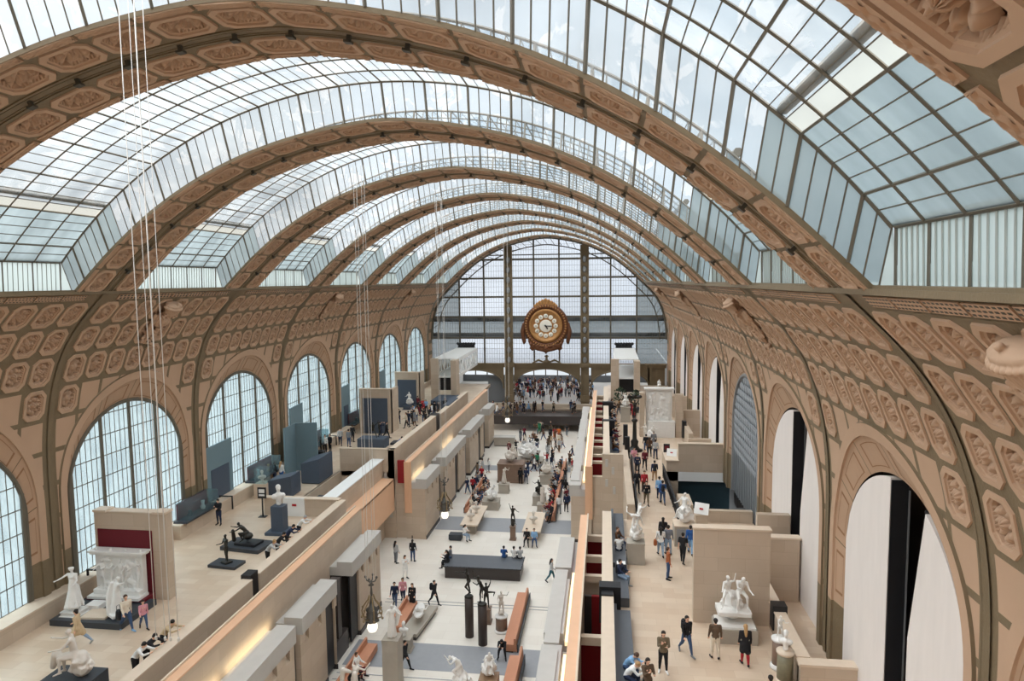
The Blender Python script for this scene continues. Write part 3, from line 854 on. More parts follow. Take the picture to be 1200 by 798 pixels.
# the rooms seen from above between rail wall and parapet on the right
m = MB()
beams = [17.5, 23, 28.95, 35.2, 37.8, 40.9]
for y in beams: m.box(7.62, 8.52, y - .16, y + .16, 5.25, 5.62, 0)
for y in (29.2, 38.1, 41.1, 23.2): m.box(7.62, 8.52, y + .05, y + .2, 0.6, 5.25, 1)
m.box(7.62, 8.52, 35.3, 35.5, 3.6, 5.3, 0); m.box(7.62, 8.0, 33.6, 33.8, 1.4, 5.2, 3); m.box(8.0, 8.52, 33.6, 33.8, 1.4, 5.2, 1)
for i, y in enumerate((56, 58.2, 61, 63.5, 66, 69, 72, 75, 78, 81.5, 85, 88.5)):
    m.box(7.62, 8.52, y, y + .18, 2, 6.1, 1 if i % 3 != 2 else 2); m.box(7.62, 8.52, y - .1, y + .25, 6.0, 6.2, 0)
m.box(7.62, 8.52, 12, 91, .4, .6, 3)
m.box(7.62, 8.52, 53.8, 54, 0, 5.6, 2)
struct('wall_gallery_rooms', m, ['stonecap', 'red', 'stone', 'darkband'])
m = MB()
for (a, b_) in ((18, 29), (29.6, 37.5), (55, 88)): m.box(5.9, 6.6, a, b_, 4.76, 4.84, 0); m.box(6.85, 7.1, a + .2, b_ - .2, 4.6, 4.78, 1)
struct('trim_light_trough', m, ['cap', 'clearwarm'] if 'clearwarm' in M else ['cap', 'stonecap'])
# black bench along the right terrace
m = MB()
for (a, b_) in ((12, 30.6), (31.8, 34.6), (35.2, 43.8)): m.box(9.06, 9.82, a, b_, TZ, 6.05, 0); m.box(9.06, 9.2, a, b_, 6.05, 6.35, 0)
o = struct('trim_bench', m, ['slate2'] if 'slate2' in M else ['charcoal'])
# sill benches under the arcade windows, left
m = MB()
for (a, b_) in ((24.85, 33.6), (37.5, 47.2), (50.1, 56.5), (60, 66.5), (70, 80)):
    m.box(-18.0, -17.1, a, b_, TZ, 6.42, 0); m.box(-18.0, -17.06, a, b_, 6.42, 6.5, 1)
m.box(-18.05, -17.6, -8, DEND - 1, TZ, 6.3, 0)
struct('wall_sill_left', m, ['stone', 'stonecap'])
# cross wall and stair well on the left terrace
m = MB()
m.box(-14.2, -8.9, 42.4, 42.8, 4.2, 6.75, 0); m.box(-14.25, -8.9, 42.35, 42.85, 6.75, 6.82, 1)
m.box(-12.8, -11.3, 42.3, 42.4, TZ, 6.85, 2); m.box(-12.15, -11.85, 42.27, 42.3, 6.3, 6.45, 3)
m.box(-10.2, -9.5, 42.8, 53.3, 0, 6.62, 0); m.box(-10.4, -9.4, 42.8, 53.3, 6.62, 6.7, 2)
m.box(-13.3, -13.1, 42.8, 53.3, 2, TZ, 0)
m.box(-9.5, -8.5, 44.5, 53, 5.0, 5.15, 4); m.box(-8.7, -8.5, 44.5, 53, 2.5, 5.1, 4)
struct('wall_stair_left', m, ['stone', 'stonecap', 'white', 'redink', 'orange'])
# walls of the right terrace
m = MB()
m.box(12.65, 15.97, 30.7, 31.15, TZ, 9.97, 0)
m.box(15.97, 17.9, 33.2, 33.6, TZ, 8.7, 0); m.box(16.0, 17.95, 33.15, 33.65, 8.7, 8.8, 1)
m.box(15.97, 16.4, 26.0, 33.2, TZ, 6.7, 0); m.box(16.3, 17.9, 34.9, 35.3, TZ, 9.3, 0)
m.box(15.97, 18.9, 25.75, 26.2, TZ - 1.5, 6.62, 0); m.box(15.9, 18.95, 25.7, 26.22, 6.62, 6.72, 1); m.box(15.93, 16.44, 26.2, 33.2, 6.7, 6.76, 1)
m.box(12.6, 16.02, 30.66, 31.2, 9.97, 10.05, 1)
m.box(15.9, 16.5, 29.75, 30.3, 5.9, 7.0, 2)
struct('wall_right_terrace', m, ['stone', 'stonecap', 'black'])
m = MB()
m.box(13.5, 14.3, 44, 46.3, 2.5, 6.7, 0); m.box(14.4, 18.4, 54, 54.4, 6.05, 8.25, 0); m.box(14.35, 18.5, 53.95, 54.45, 8.25, 8.33, 1)
m.box(13.5, 14.4, 54, 58.5, 2, 6.9, 0); m.box(13.4, 14.45, 53.9, 58.5, 6.9, 6.98, 1)
m.box(13.5, 18.4, 54.0, 54.3, 5.3, 6.05, 2); m.box(13.5, 18.4, 54.4, 54.6, 0, 5.3, 3)
m.box(13.5, 13.6, 46, 54, 0, 5.2, 3); m.box(15.0, 17.9, 46, 46.2, 1, 3.0, 3)
m.box(14.3, 18.0, 44.0, 44.4, 4.0, 6.35, 0)
struct('wall_stair_right', m, ['stone', 'stonecap', 'white', 'darkteal'])
m = MB(); m.box(13.5, 18, 44.4, 54, 1.8, 2.0); struct('floor_stair_right', m, ['darkband'])
m = MB()
m.box(16.0, 19, 61.3, 61.7, TZ, 7.0, 0); m.box(16.1, 16.5, 61.7, 66.5, TZ, 7.4, 0); m.box(16.4, 18, 68.5, 69, TZ, 8.2, 0); m.box(16, 18.2, 78, 78.4, TZ, 8, 0); m.box(15.9, 16.3, 65, 65.6, 6.2, 7.8, 1)
struct('wall_right_far', m, ['stone', 'black'])
# tall slabs closing the right arcade
def slabs(k, yc):
    m = MB()
    far, near = yc + .55, yc - 1.1
    def outline(y0, y1):
        pts = []
        for y in np.linspace(y0, y1, 14):
            q = arch_top(y - yc, G_W - .12, G_SP, G_AP - .12)
            pts.append((y, max(q, TZ + .1)))
        return pts
    o = outline(far, yc + 4.45); m.prism([(far, TZ)] + o + [(yc + 4.45, TZ)], 'x', 18.0, 18.4, 0)
    m.box(18.02, 18.55, far - .06, far, TZ, arch_top(.5, G_W - .2, G_SP, G_AP - .2), 1); m.box(18.55, 18.6, far - .1, far - .02, TZ, 14.2, 2)
    o = outline(yc - 4.45, yc - 1.95); m.prism([(yc - 4.45, TZ)] + o + [(near, 9.97), (near, TZ)], 'x', 18.0, 18.4, 0)
    m.box(18.45, 18.7, near - 1.2, near + .2, TZ, 14.0, 1)
    struct('wall_panel' if k == 0 else 'wall_panel.%03d' % k, m, ['whitepanel', 'black', 'plate'])
for k, i in enumerate((0, 1, 2, 4, 5, 6, 7)): slabs(k, BAYS[i])
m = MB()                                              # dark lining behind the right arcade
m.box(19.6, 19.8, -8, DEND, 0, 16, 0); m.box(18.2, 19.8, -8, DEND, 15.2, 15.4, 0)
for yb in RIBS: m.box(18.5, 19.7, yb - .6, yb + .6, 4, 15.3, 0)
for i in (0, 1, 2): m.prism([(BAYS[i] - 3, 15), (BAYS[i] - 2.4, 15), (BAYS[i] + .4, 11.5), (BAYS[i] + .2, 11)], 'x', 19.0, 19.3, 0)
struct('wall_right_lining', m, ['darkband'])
# glazed lattice in the fourth right arch
root = bpy.data.objects.new('window_10', None); link(root); root['kind'] = 'structure'; root.location = (18.1, BAYS[3], 0)
g, b = MB(), MB(); yc = BAYS[3]
g.prism([(y, z) for y, z in AG], 'x', 0, .04)
for i in range(-8, 9):
    y = i * .55; zt_ = arch_top(y, G_W, G_SP, G_AP)
    b.box(-.06, 0, y - .03, y + .03, TZ, zt_)
    for z in np.arange(TZ + 3, zt_ - .4, .55): b.tube([(-.04, y, z), (-.04, y + .55, z + .45)], .03, 4, 0, False, False)
b.tube([(-.05, y, z) for y, z in AG], .15, 6, 0, False, False)
g.build('glass', 'latticeglass', root); b.build('lattice', 'plate', root)

def trough(y0, y1, e):                                  # linear ledge lights washing the rail wall
    l = bpy.data.lights.new('ledge_lamp', 'AREA'); l.shape = 'RECTANGLE'; l.size = .12; l.size_y = y1 - y0; l.energy = e; l.color = (1, .84, .56)
    o = bpy.data.objects.new('ledge_lamp', l); link(o); o.location = (-6.86, (y0 + y1) / 2, 4.86); o.rotation_euler = (0, R(115), 0)
trough(20.5, 25.0, 19); trough(25.6, 29.4, 16); trough(54.0, 57.6, 13); trough(64.5, 69.2, 16)
# ------------------------------------------------------------------ figures
def rotx(v, a): c, s = math.cos(a), math.sin(a); return Vector((v.x, v.y * c - v.z * s, v.y * s + v.z * c))
def skeleton(H=1.72, lean=0, bend=0, hips=((0, 0), (0, 0)), knees=(4, 4), arms=((5, 8), (5, 8)), elbows=(12, 12), fore=None, head=(0, 0), twist=0, sit=None, side=0):
    """joints of a figure facing -y. hips/arms = (forward, outward) degrees, index 0 = its left (+x), 1 = its right (-x)"""
    J = {}
    hz = sit if sit else .52 * H
    P = Vector((0, 0, hz)); J['pelvis'] = P
    ln = R(lean); up = Vector((math.sin(R(side)), -math.sin(ln), math.cos(ln)))
    J['waist'] = P + up * .10 * H
    ln2 = R(lean + bend); up2 = Vector((math.sin(R(side)), -math.sin(ln2), math.cos(ln2)))
    J['chest'] = J['waist'] + up2 * .12 * H; J['neck'] = J['waist'] + up2 * .205 * H
    hp = R(lean + bend + head[0]); hu = Vector((math.sin(R(side)) * .5, -math.sin(hp), math.cos(hp)))
    J['head'] = J['neck'] + hu * .105 * H; J['hu'] = hu
    yw = R(head[1]); J['face'] = Vector((math.sin(yw), -math.cos(yw) * math.cos(hp), -math.sin(hp)))
    tw = R(twist); lat = Vector((math.cos(tw), math.sin(tw), 0)); J['lat'] = lat
    for i, s in ((0, 1), (1, -1)):
        h = P + Vector((s * .052 * H, 0, -.01 * H)); J['hip%d' % i] = h
        f, o = hips[i]; d = Vector((s * math.sin(R(o)), -math.sin(R(f)) * math.cos(R(o)), -math.cos(R(f)) * math.cos(R(o))))
        k = h + d * .245 * H; J['knee%d' % i] = k
        g = f - knees[i]; d2 = Vector((s * math.sin(R(o)) * .6, -math.sin(R(g)), -math.cos(R(g)))).normalized()
        a = k + d2 * .235 * H; J['ankle%d' % i] = a
        fw = Vector((s * .25, -math.cos(R(min(30, max(-60, g)))), math.sin(R(min(0, max(-60, g)))) * .9 - .12)).normalized()
        J['toe%d' % i] = a + Vector((0, 0, -.022 * H)) + fw * .105 * H; J['heel%d' % i] = a + Vector((0, 0, -.022 * H)) - fw * .022 * H
        sh = J['neck'] + lat * s * .108 * H - up2 * .022 * H; J['sh%d' % i] = sh
        f, o = arms[i]
        d = Vector((s * math.sin(R(o)), -math.sin(R(f)) * math.cos(R(o)), -math.cos(R(f)) * math.cos(R(o))))
        e = sh + d * .165 * H; J['el%d' % i] = e
        inn = fore[i] if fore else 0
        g = f + elbows[i]
        d3 = Vector((s * (math.sin(R(o)) * .5 - math.sin(R(inn))), -math.sin(R(g)), -math.cos(R(g)))).normalized()
        w = e + d3 * .145 * H; J['wr%d' % i] = w; J['hd%d' % i] = d3
    J['H'] = H
    low = min(min(J['toe0'].z, J['heel0'].z, J['toe1'].z, J['heel1'].z), 9) - .016 * H
    if not sit:
        for k in J:
            if isinstance(J[k], Vector) and k not in ('hu', 'face', 'lat', 'hd0', 'hd1'): J[k] = J[k] - Vector((0, 0, low))
    return J
def add_hand(m, J, i):
    H = J['H']; w, d = J['wr%d' % i], J['hd%d' % i]; s = 1 if i == 0 else -1
    u, v = frame_for(d)
    pal = w + d * .05 * H
    m.limb(w, pal, .017 * H, .020 * H, 8)
    for k in range(4):
        o = u * (k - 1.5) * .0125 * H; L = (.036, .042, .040, .030)[k] * H
        p0 = pal + o * .8; p1 = p0 + d * L * .6 - v * .004 * H; p2 = p1 + d * L * .4 - v * .012 * H
        m.chain([p0, p1, p2], [.0066 * H, .006 * H, .005 * H], 6)
    t0 = w + d * .02 * H + u * .018 * H; m.chain([t0, t0 + (d + u) * .020 * H, t0 + (d * 1.6 + u) * .026 * H], [.008 * H, .007 * H, .006 * H], 6)
def add_head(m, J, face=True):
    H = J['H']; h, hu, fc = J['head'], J['hu'], J['face']; fc = (fc - hu * fc.dot(hu)).normalized(); sd = hu.cross(fc)
    m.limb(J['neck'] - hu * .02 * H, h - hu * .03 * H, .034 * H, .031 * H, 10)
    m.limb(h + hu * .012 * H - fc * .008 * H, h + hu * .004 * H + fc * .012 * H, .047 * H, .044 * H, 12)
    m.limb(h - hu * .03 * H + fc * .018 * H, h - hu * .046 * H + fc * .030 * H, .030 * H, .017 * H, 10)
    if face:
        m.limb(h + hu * .006 * H + fc * .052 * H, h - hu * .014 * H + fc * .062 * H, .006 * H, .009 * H, 6)
        m.limb(h + hu * .016 * H + fc * .046 * H + sd * .018 * H, h + hu * .016 * H + fc * .046 * H - sd * .018 * H, .010 * H, .010 * H, 6)
        m.limb(h - hu * .031 * H + fc * .046 * H + sd * .010 * H, h - hu * .031 * H + fc * .046 * H - sd * .010 * H, .007 * H, .007 * H, 6)
        for s in (-1, 1): m.ell(h + sd * s * .050 * H - hu * .004 * H, (.007 * H, .012 * H, .017 * H), n=8, k=6)
def add_body(m, J, fem=False, k=1.0):
    H = J['H']
    lat = J['lat']; b = .072 if not fem else .064
    m.limb(J['pelvis'] + Vector((.035 * H, 0, 0)), J['pelvis'] - Vector((.035 * H, 0, 0)), (.064 if not fem else .068) * H * k, (.064 if not fem else .068) * H * k, 12)
    m.limb(J['pelvis'], J['waist'], .070 * H * k, (.068 if not fem else .058) * H * k, 12)
    for s in (-1, 1):
        m.limb(J['waist'] + lat * s * .022 * H, J['chest'] + lat * s * .036 * H, .055 * H * k, .060 * H * k, 12)
        m.limb(J['chest'] + lat * s * .036 * H, J['neck'] + lat * s * .05 * H - Vector((0, 0, .035 * H)), .060 * H * k, .046 * H * k, 12)
    m.limb(J['sh0'], J['sh1'], .034 * H * k, .034 * H * k, 10)
    m.limb(J['chest'], J['neck'], .060 * H * k, .036 * H * k, 10)
    if fem:
        for s in (-1, 1): m.ell(J['chest'] + lat * s * .034 * H + Vector((0, -.045 * H, .0)), .030 * H)
def add_arm(m, J, i, k=1.0, cut=1.0):
    H = J['H']; s, e, w = J['sh%d' % i], J['el%d' % i], J['wr%d' % i]
    m.limb(s, e, .031 * H * k, .024 * H * k); m.limb(e, e + (w - e) * cut, .024 * H * k, (.024 - .007 * cut) * H * k)
def add_leg(m, J, i, k=1.0, cut=1.0):
    H = J['H']; h, kn, a = J['hip%d' % i], J['knee%d' % i], J['ankle%d' % i]
    m.limb(h, kn, .054 * H * k, .035 * H * k, 12); mid = kn + (a - kn) * .3 + Vector((0, .008 * H, 0))
    m.limb(kn, mid, .035 * H * k, .035 * H * k); m.limb(mid, kn + (a - kn) * cut, .034 * H * k, .021 * H * k)
def add_foot(m, J, i, k=1.0):
    H = J['H']; m.limb(J['ankle%d' % i], J['heel%d' % i], .022 * H * k, .022 * H * k, 8); m.limb(J['heel%d' % i], J['toe%d' % i], .023 * H * k, .017 * H * k, 8)
def nude(m, J, fem=False):
    add_body(m, J, fem); add_head(m, J)
    for i in (0, 1): add_arm(m, J, i); add_hand(m, J, i); add_leg(m, J, i); add_foot(m, J, i)
def hair_on(m, J, long=False, k=1.0):
    H = J['H']; h, hu, fc = J['head'], J['hu'], J['face']; fc = (fc - hu * fc.dot(hu)).normalized()
    m.ell(h + hu * .018 * H - fc * .012 * H, .057 * H * k); 
    if long:
        m.limb(h - fc * .035 * H, J['neck'] - fc * .055 * H, .046 * H, .045 * H); m.limb(J['neck'] - fc * .055 * H, J['chest'] - fc * .075 * H, .042 * H, .028 * H)
    else: m.limb(h - fc * .025 * H + hu * .02 * H, h - fc * .03 * H - hu * .025 * H, .046 * H, .036 * H)
def drape(m, J, foot=0, wide=.16, n=14, seed=1):
    """long skirt of folds from the waist to the ground"""
    r = random.Random(seed); c = J['pelvis']; H = J['H']
    m.limb(J['waist'], Vector((c.x, c.y, foot + .1)), .08 * H, wide * H * .8, 14)
    for k in range(n):
        a = 2 * PI * k / n + r.uniform(-.1, .1); d = Vector((math.cos(a), math.sin(a), 0)); q = wide * H * r.uniform(.85, 1.15)
        m.chain([J['waist'] + d * .055 * H, c + d * (.085 * H) - Vector((0, 0, .1 * H)), Vector((c.x, c.y, foot + .03)) + d * q], [.018 * H, .022 * H, .03 * H], 7)
def at(m, loc, rz=0, sc=1, start=0):
    Mx = Matrix.Translation(loc) @ Matrix.Rotation(rz, 4, 'Z') @ Matrix.Scale(sc, 4)
    for i in range(start, len(m.v)): m.v[i] = tuple(Mx @ Vector(m.v[i]))
    return m
def rocks(m, c, r, h, seed=3, n=9):
    q = random.Random(seed)
    m.limb((c[0], c[1], c[2]), (c[0], c[1], c[2] + h * .75), r * .8, r * .55, 12)
    for k in range(n * 3):
        a = q.uniform(0, 2 * PI); z = q.uniform(0, .95); d = r * (1 - .35 * z) * q.uniform(.5, .95); s = r * q.uniform(.16, .34)
        m.cbox((c[0] + d * math.cos(a), c[1] + d * math.sin(a), c[2] + h * z * .85), (s * 1.5, s * 1.5, s * 1.8), q.uniform(0, 3), 0, q.uniform(-.6, .6), q.uniform(-.6, .6))
    return m
def T1(name, mb, mats, label, cat, loc, rz=0, group=None):
    o = mb.build(name, mats); o.location = loc; o.rotation_euler = (0, 0, rz); return tag(o, label, cat, group)
def TS_(name, mb, mat_, label, cat, loc, rz=0, voxel=.03, group=None, smooth=3, floor=None):
    o = mb.organic(name, mat_, None, voxel, smooth)
    n = len(o.data.vertices); co = np.empty(n * 3, np.float32); o.data.vertices.foreach_get('co', co); z = co[2::3]
    lo = float(np.percentile(z, .4)) if floor is None else floor
    co[2::3] = np.maximum(z - lo, 0); o.data.vertices.foreach_set('co', co); o.data.update()
    o.location = loc; o.rotation_euler = (0, 0, rz); return tag(o, label, cat, group)
def pedestal(name, w, d, h, mat_, label, loc, rz=0, base=.06, cap=.04, group=None, cat='pedestal'):
    """square pedestal: base, shaft and cap"""
    t = thing(name, label, cat, loc, rz, group)
    MB().cbox((0, 0, h * .05), (w + base * 2, d + base * 2, h * .1)).build('base', mat_, t)
    MB().cbox((0, 0, h * .52), (w, d, h * .84)).build('shaft', mat_, t)
    MB().cbox((0, 0, h * .97), (w + cap * 2, d + cap * 2, h * .06)).build('cap', mat_, t)
    return t
def round_pedestal(name, r, h, mat_, capm, label, loc, group=None):
    t = thing(name, label, 'pedestal', loc, 0, group)
    MB().lathe([(r * 1.25, 0), (r * 1.25, h * .08), (r * 1.1, h * .13), (r, h * .15)], n=24).build('base', capm, t)
    MB().lathe([(r, h * .15), (r * .98, h * .5), (r * .97, h * .9)], n=24).build('shaft', mat_, t)
    MB().lathe([(r * .97, h * .9), (r * 1.1, h * .94), (r * 1.12, h)], n=24).build('cap', capm, t)
    return t
def bust(m, H=.75, long=False):
    k = MB(); s = H / .62
    k.limb((0, 0, .02), (0, 0, .12), .09 * s, .07 * s, 12); k.limb((-.13 * s, 0, .25 * s), (.13 * s, 0, .25 * s), .10 * s, .10 * s, 12); k.limb((0, 0, .1), (0, 0, .27 * s), .08 * s, .13 * s, 12)
    k.limb((0, 0, .3 * s), (0, -.01, .46 * s), .06 * s, .055 * s, 10); k.ell((0, -.01, .52 * s), (.078 * s, .095 * s, .105 * s)); k.limb((0, -.05 * s, .46 * s), (0, -.075 * s, .44 * s), .05 * s, .03 * s)
    k.limb((0, -.10 * s, .53 * s), (0, -.117 * s, .50 * s), .01 * s, .016 * s, 6); k.ell((0, .02, .56 * s), (.088 * s, .095 * s, .09 * s)); k.ell((0, .09 * s, .52 * s), .05 * s)
    m.add(k.v, k.f); return m

# ------------------------------------------------------------------ the station clock
t = thing('station_clock', 'huge gilded round clock with ornate carved case on the glazed end wall', 'clock', (0, DEND - 1.0, 14.5))
def ydisc(r0, prof, n=48): 
    m = MB(); m.lathe([(r, z) for r, z in prof], n=n)
    m.v = [(x, -z, y) for x, y, z in m.v]; return m
ydisc(0, [(3.35, 0), (3.35, .5), (3.2, .75), (2.75, .85), (2.6, .7), (2.55, .55)]).build('case', 'golddark', t)
m = ydisc(0, [(2.55, .4), (2.5, .78), (2.3, .86), (2.1, .8), (2.0, .66)])
for k in range(48):
    a = 2 * PI * k / 48; m.ell((2.95 * math.cos(a), -.85, 2.95 * math.sin(a)), .14, n=6, k=5)
m.build('ring', 'gold', t)
ydisc(0, [(2.02, .4), (2.02, .62), (1.98, .64)]).build('dial_plate', 'gold', t)
ydisc(0, [(.92, .6), (.92, .72), (.86, .74)], 32).build('dial', 'dial', t)
ROMAN = ['XII', 'I', 'II', 'III', 'IIII', 'V', 'VI', 'VII', 'VIII', 'IX', 'X', 'XI']
for k in range(12):
    a = PI / 2 - 2 * PI * k / 12; c = (1.46 * math.cos(a), -.64, 1.46 * math.sin(a))
    m = ydisc(0, [(.33, 0), (.33, .08), (.3, .1)], 20); m.v = [(x + c[0], y + c[1], z + c[2]) for x, y, z in m.v]
    o = m.build('numeral_disc', 'dial', t)
    fc = bpy.data.curves.new('numeral', 'FONT'); fc.body = ROMAN[k]; fc.size = .30; fc.align_x = 'CENTER'; fc.align_y = 'CENTER'; fc.extrude = .01
    q0 = bpy.data.objects.new('numeral', fc); link(q0); me = bpy.data.meshes.new_from_object(q0.evaluated_get(bpy.context.evaluated_depsgraph_get())); bpy.data.objects.remove(q0)
    q = bpy.data.objects.new('numeral', me); link(q, o); me.materials.clear(); me.materials.append(M['black'])
    q.matrix_local = Matrix.Translation((c[0], c[1] - .12, c[2])) @ Matrix.Rotation(-(a - PI / 2) * -1, 4, 'Y') @ Matrix.Rotation(PI / 2, 4, 'X')
for ang, L, w in ((135 + 12, .62, .07), (150 - 58, 1.05, .05)):
    a = R(90 - ang); m = MB(); d = Vector((math.cos(a), 0, math.sin(a))); u = Vector((-d.z, 0, d.x))
    m.add([Vector((0, -.82, 0)) - d * .2 - u * w, Vector((0, -.82, 0)) - d * .2 + u * w, Vector((0, -.82, 0)) + d * L * .7 + u * w * 1.5, Vector((0, -.82, 0)) + d * L, Vector((0, -.82, 0)) + d * L * .7 - u * w * 1.5], [(0, 1, 2, 3, 4)]).build('hand', 'black', t)
m = ydisc(0, [(.12, .7), (.12, .86), (.06, .9)], 12); m.build('hub', 'black', t)
m = MB()                                               # crest of leaves on top
for k in range(-4, 5):
    a = R(90 + k * 7); h = .7 - abs(k) * .13
    m.limb((3.2 * math.cos(a), -.5, 3.2 * math.sin(a)), ((3.2 + h) * math.cos(a), -.6, (3.2 + h) * math.sin(a)), .3, .22); m.ell(((3.25 + h) * math.cos(a), -.62, (3.25 + h) * math.sin(a)), .16)
m.organic('crest', 'gold', t, .06, 2)
m = MB()                                               # swags and pendants below
for s in (-1, 1):
    m.chain([(s * 3.3, -.4, .3), (s * 3.5, -.5, -.8), (s * 3.35, -.5, -1.9), (s * 3.3, -.5, -2.7)], [.22, .34, .3, .1]); m.ell((s * 3.25, -.5, -2.2), (.3, .3, .5))
    m.chain([(s * 2.4, -.5, -2.2), (s * 2.0, -.6, -3.0), (s * 1.2, -.6, -3.3), (s * .3, -.6, -3.6)], [.3, .36, .4, .3]); m.chain([(s * 1.9, -.5, -2.6), (s * 2.3, -.6, -3.3), (s * 2.0, -.6, -3.6), (s * 1.7, -.6, -3.35)], [.18, .16, .13, .1])
    for k in range(5): m.ell((s * (.4 + k * .45), -.8, -3.1 + k * .1), .26)
m.ell((0, -.6, -3.4), (.7, .4, .6)); m.limb((0, -.6, -3.7), (0, -.5, -4.2), .25, .06)
m.organic('scrollwork', 'golddark', t, .07, 2)
m = MB(); m.cbox((0, .5, -5.7), (4.4, .6, .16)); m.lathe([(.5, 0), (.7, .2), (.2, .45), (.16, .8), (.34, 1.0), (.1, 1.2)], (0, .3, -5.6), 12)
for s in (-1, 1): m.chain([(s * .4, .3, -5.5), (s * 1.2, .3, -5.2), (s * 2.0, .3, -5.55)], [.12, .16, .1])
m.build('wall_bracket', 'olive', t)

# ------------------------------------------------------------------ cartouches on alternate bays of the vault
def cartouche(yc, side, k, detail):
    m = MB(); q = random.Random(5)
    m.ell((0, -.42, 1.76), (.86, .42, .2)); m.ell((0, -.62, 2.02), .1); m.limb((0, -.6, 1.85), (0, -.62, 2.0), .06, .05)
    for i in range(16):
        t = PI + PI * i / 15; m.ell((.86 * math.cos(t), -.42 + .43 * math.sin(t), 1.62), (.10, .10, .09)); m.limb((.66 * math.cos(t), -.46 + .36 * math.sin(t), 1.5), (.54 * math.cos(t), -.46 + .3 * math.sin(t), 1.12), .055, .045)
    m.limb((0, -.36, 1.48), (0, -.36, 1.15), .46, .4); m.ell((0, -.46, 1.06), (.6, .36, .08)); m.ell((0, -.44, 1.54), (.72, .38, .06))
    m.ell((0, -.22, .4), (.6, .34, .72)); m.ell((0, -.5, .4), (.4, .24, .52)); m.ell((0, -.68, .4), (.2, .14, .28))
    for s in (-1, 1):
        for i in range(11):                                 # volutes
            t = i / 10 * 2 * PI * 1.25; r = .24 - .016 * i; m.ell((s * (.5 + r * math.cos(t)), -.66, .9 + r * math.sin(t)), .085 - .003 * i)
        m.chain([(s * .62, -.25, .75), (s * .74, -.3, .3), (s * .62, -.25, -.1), (s * .4, -.3, -.5)], [.11, .13, .1, .12])
        for i in range(8): m.ell((s * (.86 - .05 * i), -.18 - .02 * (i % 2), .7 - .26 * i), (.13, .1, .17))
        for i in range(9): m.ell((s * q.uniform(.15, .75), -.25 - q.uniform(0, .15), q.uniform(-1.9, -.5)), (q.uniform(.08, .15), .1, q.uniform(.1, .17)))
        m.chain([(s * .25, -.3, -.6), (s * .4, -.32, -1.2), (s * .15, -.25, -1.8)], [.12, .13, .07])
    for i in range(6): m.ell((0, -.42 + .02 * i, -.35 - i * .28), .17 - i * .015)
    o = m.organic('trim_cartouche' if k == 0 else 'trim_cartouche.%03d' % k, 'tan', None, .03 if detail else .06, 1); o['kind'] = 'structure'
    a = side * (A_L + 2.25); p = pos(a, yc, 0); t0 = pos(a - .3, yc, 0); t1 = pos(a + .3, yc, 0)
    zax = Vector(t0 - t1).normalized() * side; nrm = Vector(pos(a, yc, 1) - p).normalized(); yax = -nrm; xax = yax.cross(zax)
    xax, yax, zax = xax * .78, yax * .78, zax * .78; p = pos(a, yc - .25, 0)
    o.matrix_world = Matrix(((xax.x, yax.x, zax.x, p[0]), (xax.y, yax.y, zax.y, p[1]), (xax.z, yax.z, zax.z, p[2]), (0, 0, 0, 1)))
for k, (bi, side) in enumerate([(0, 1), (2, 1), (4, 1), (6, 1), (0, -1), (2, -1), (4, -1), (6, -1)]): cartouche(BAYS[bi], side, k, bi < 3)

# ------------------------------------------------------------------ hanging lanterns and their cables
def lantern(loc, label, ctop):
    t = thing('hanging_lantern', label, 'lamp', loc, 0)
    MB().lathe([(.02, 0), (.2, .06), (.27, .22), (.27, .36), (.2, .52), (.14, .58)], (0, 0, 0), 20).build('globe', 'lamp', t)
    m = MB(); m.lathe([(.16, .55), (.34, .6), (.36, .68), (.25, .74), (.3, .95), (.24, 1.15), (.33, 1.25), (.14, 1.35), (.1, 1.6)], n=16, fn=lambda a, z: 1 + .08 * math.cos(8 * a))
    m.build('lantern_body', 'iron2', t)
    m = MB()
    for k in range(6):
        a = 2 * PI * k / 6; c, s = math.cos(a), math.sin(a)
        m.tube([(.22 * c, .22 * s, .75), (.5 * c, .5 * s, .85), (.55 * c, .55 * s, 1.15), (.42 * c, .42 * s, 1.45), (.2 * c, .2 * s, 1.75), (.12 * c, .12 * s, 2.0)], .035, 6)
        m.ell((.56 * c, .56 * s, .8), .07, n=6, k=5); m.ell((.5 * c, .5 * s, 1.35), .06, n=6, k=5)
    m.build('scroll_cage', 'goldiron', t)
    m = MB(); m.lathe([(.1, 1.6), (.05, 2.0), (.07, 2.1), (.04, 2.5), (.16, 2.55), (.06, 2.65), (.04, 2.8)], n=12)
    for k in range(4): a = PI / 2 * k; m.tube([(0, 0, 2.7), (.22 * math.cos(a), .22 * math.sin(a), 2.78), (.3 * math.cos(a), .3 * math.sin(a), 2.95)], .035, 5); m.ell((.3 * math.cos(a), .3 * math.sin(a), 2.98), .07, n=6, k=5)
    m.build('crown', 'iron2', t)
    m = MB()
    for k in range(4):
        a = PI / 4 + PI / 2 * k; dx, dy = .28 * math.cos(a), .28 * math.sin(a)
        m.tube([(dx, dy, 2.9), (dx, dy, ctop - loc[2])], .012, 4, 0, False)
    m.build('suspension_cable', 'cable', t)
M['iron2'] = mat('wrought_iron', (96, 94, 90), .45, metal=.3); M['goldiron'] = mat('gilt_iron', (150, 130, 98), .4, metal=.4)
lantern((-3.4, 33, 2.95), 'ornate hanging lantern with lit globe nearest the camera, above the terracotta benches', 27.0)
lantern((-3.05, 48, 3.75), 'ornate hanging lantern with lit globe before the stone end of the far left block', 27.2)
lantern((-2.2, 75, 5.3), 'small distant hanging lantern with lit globe beneath the clock', 27.4)
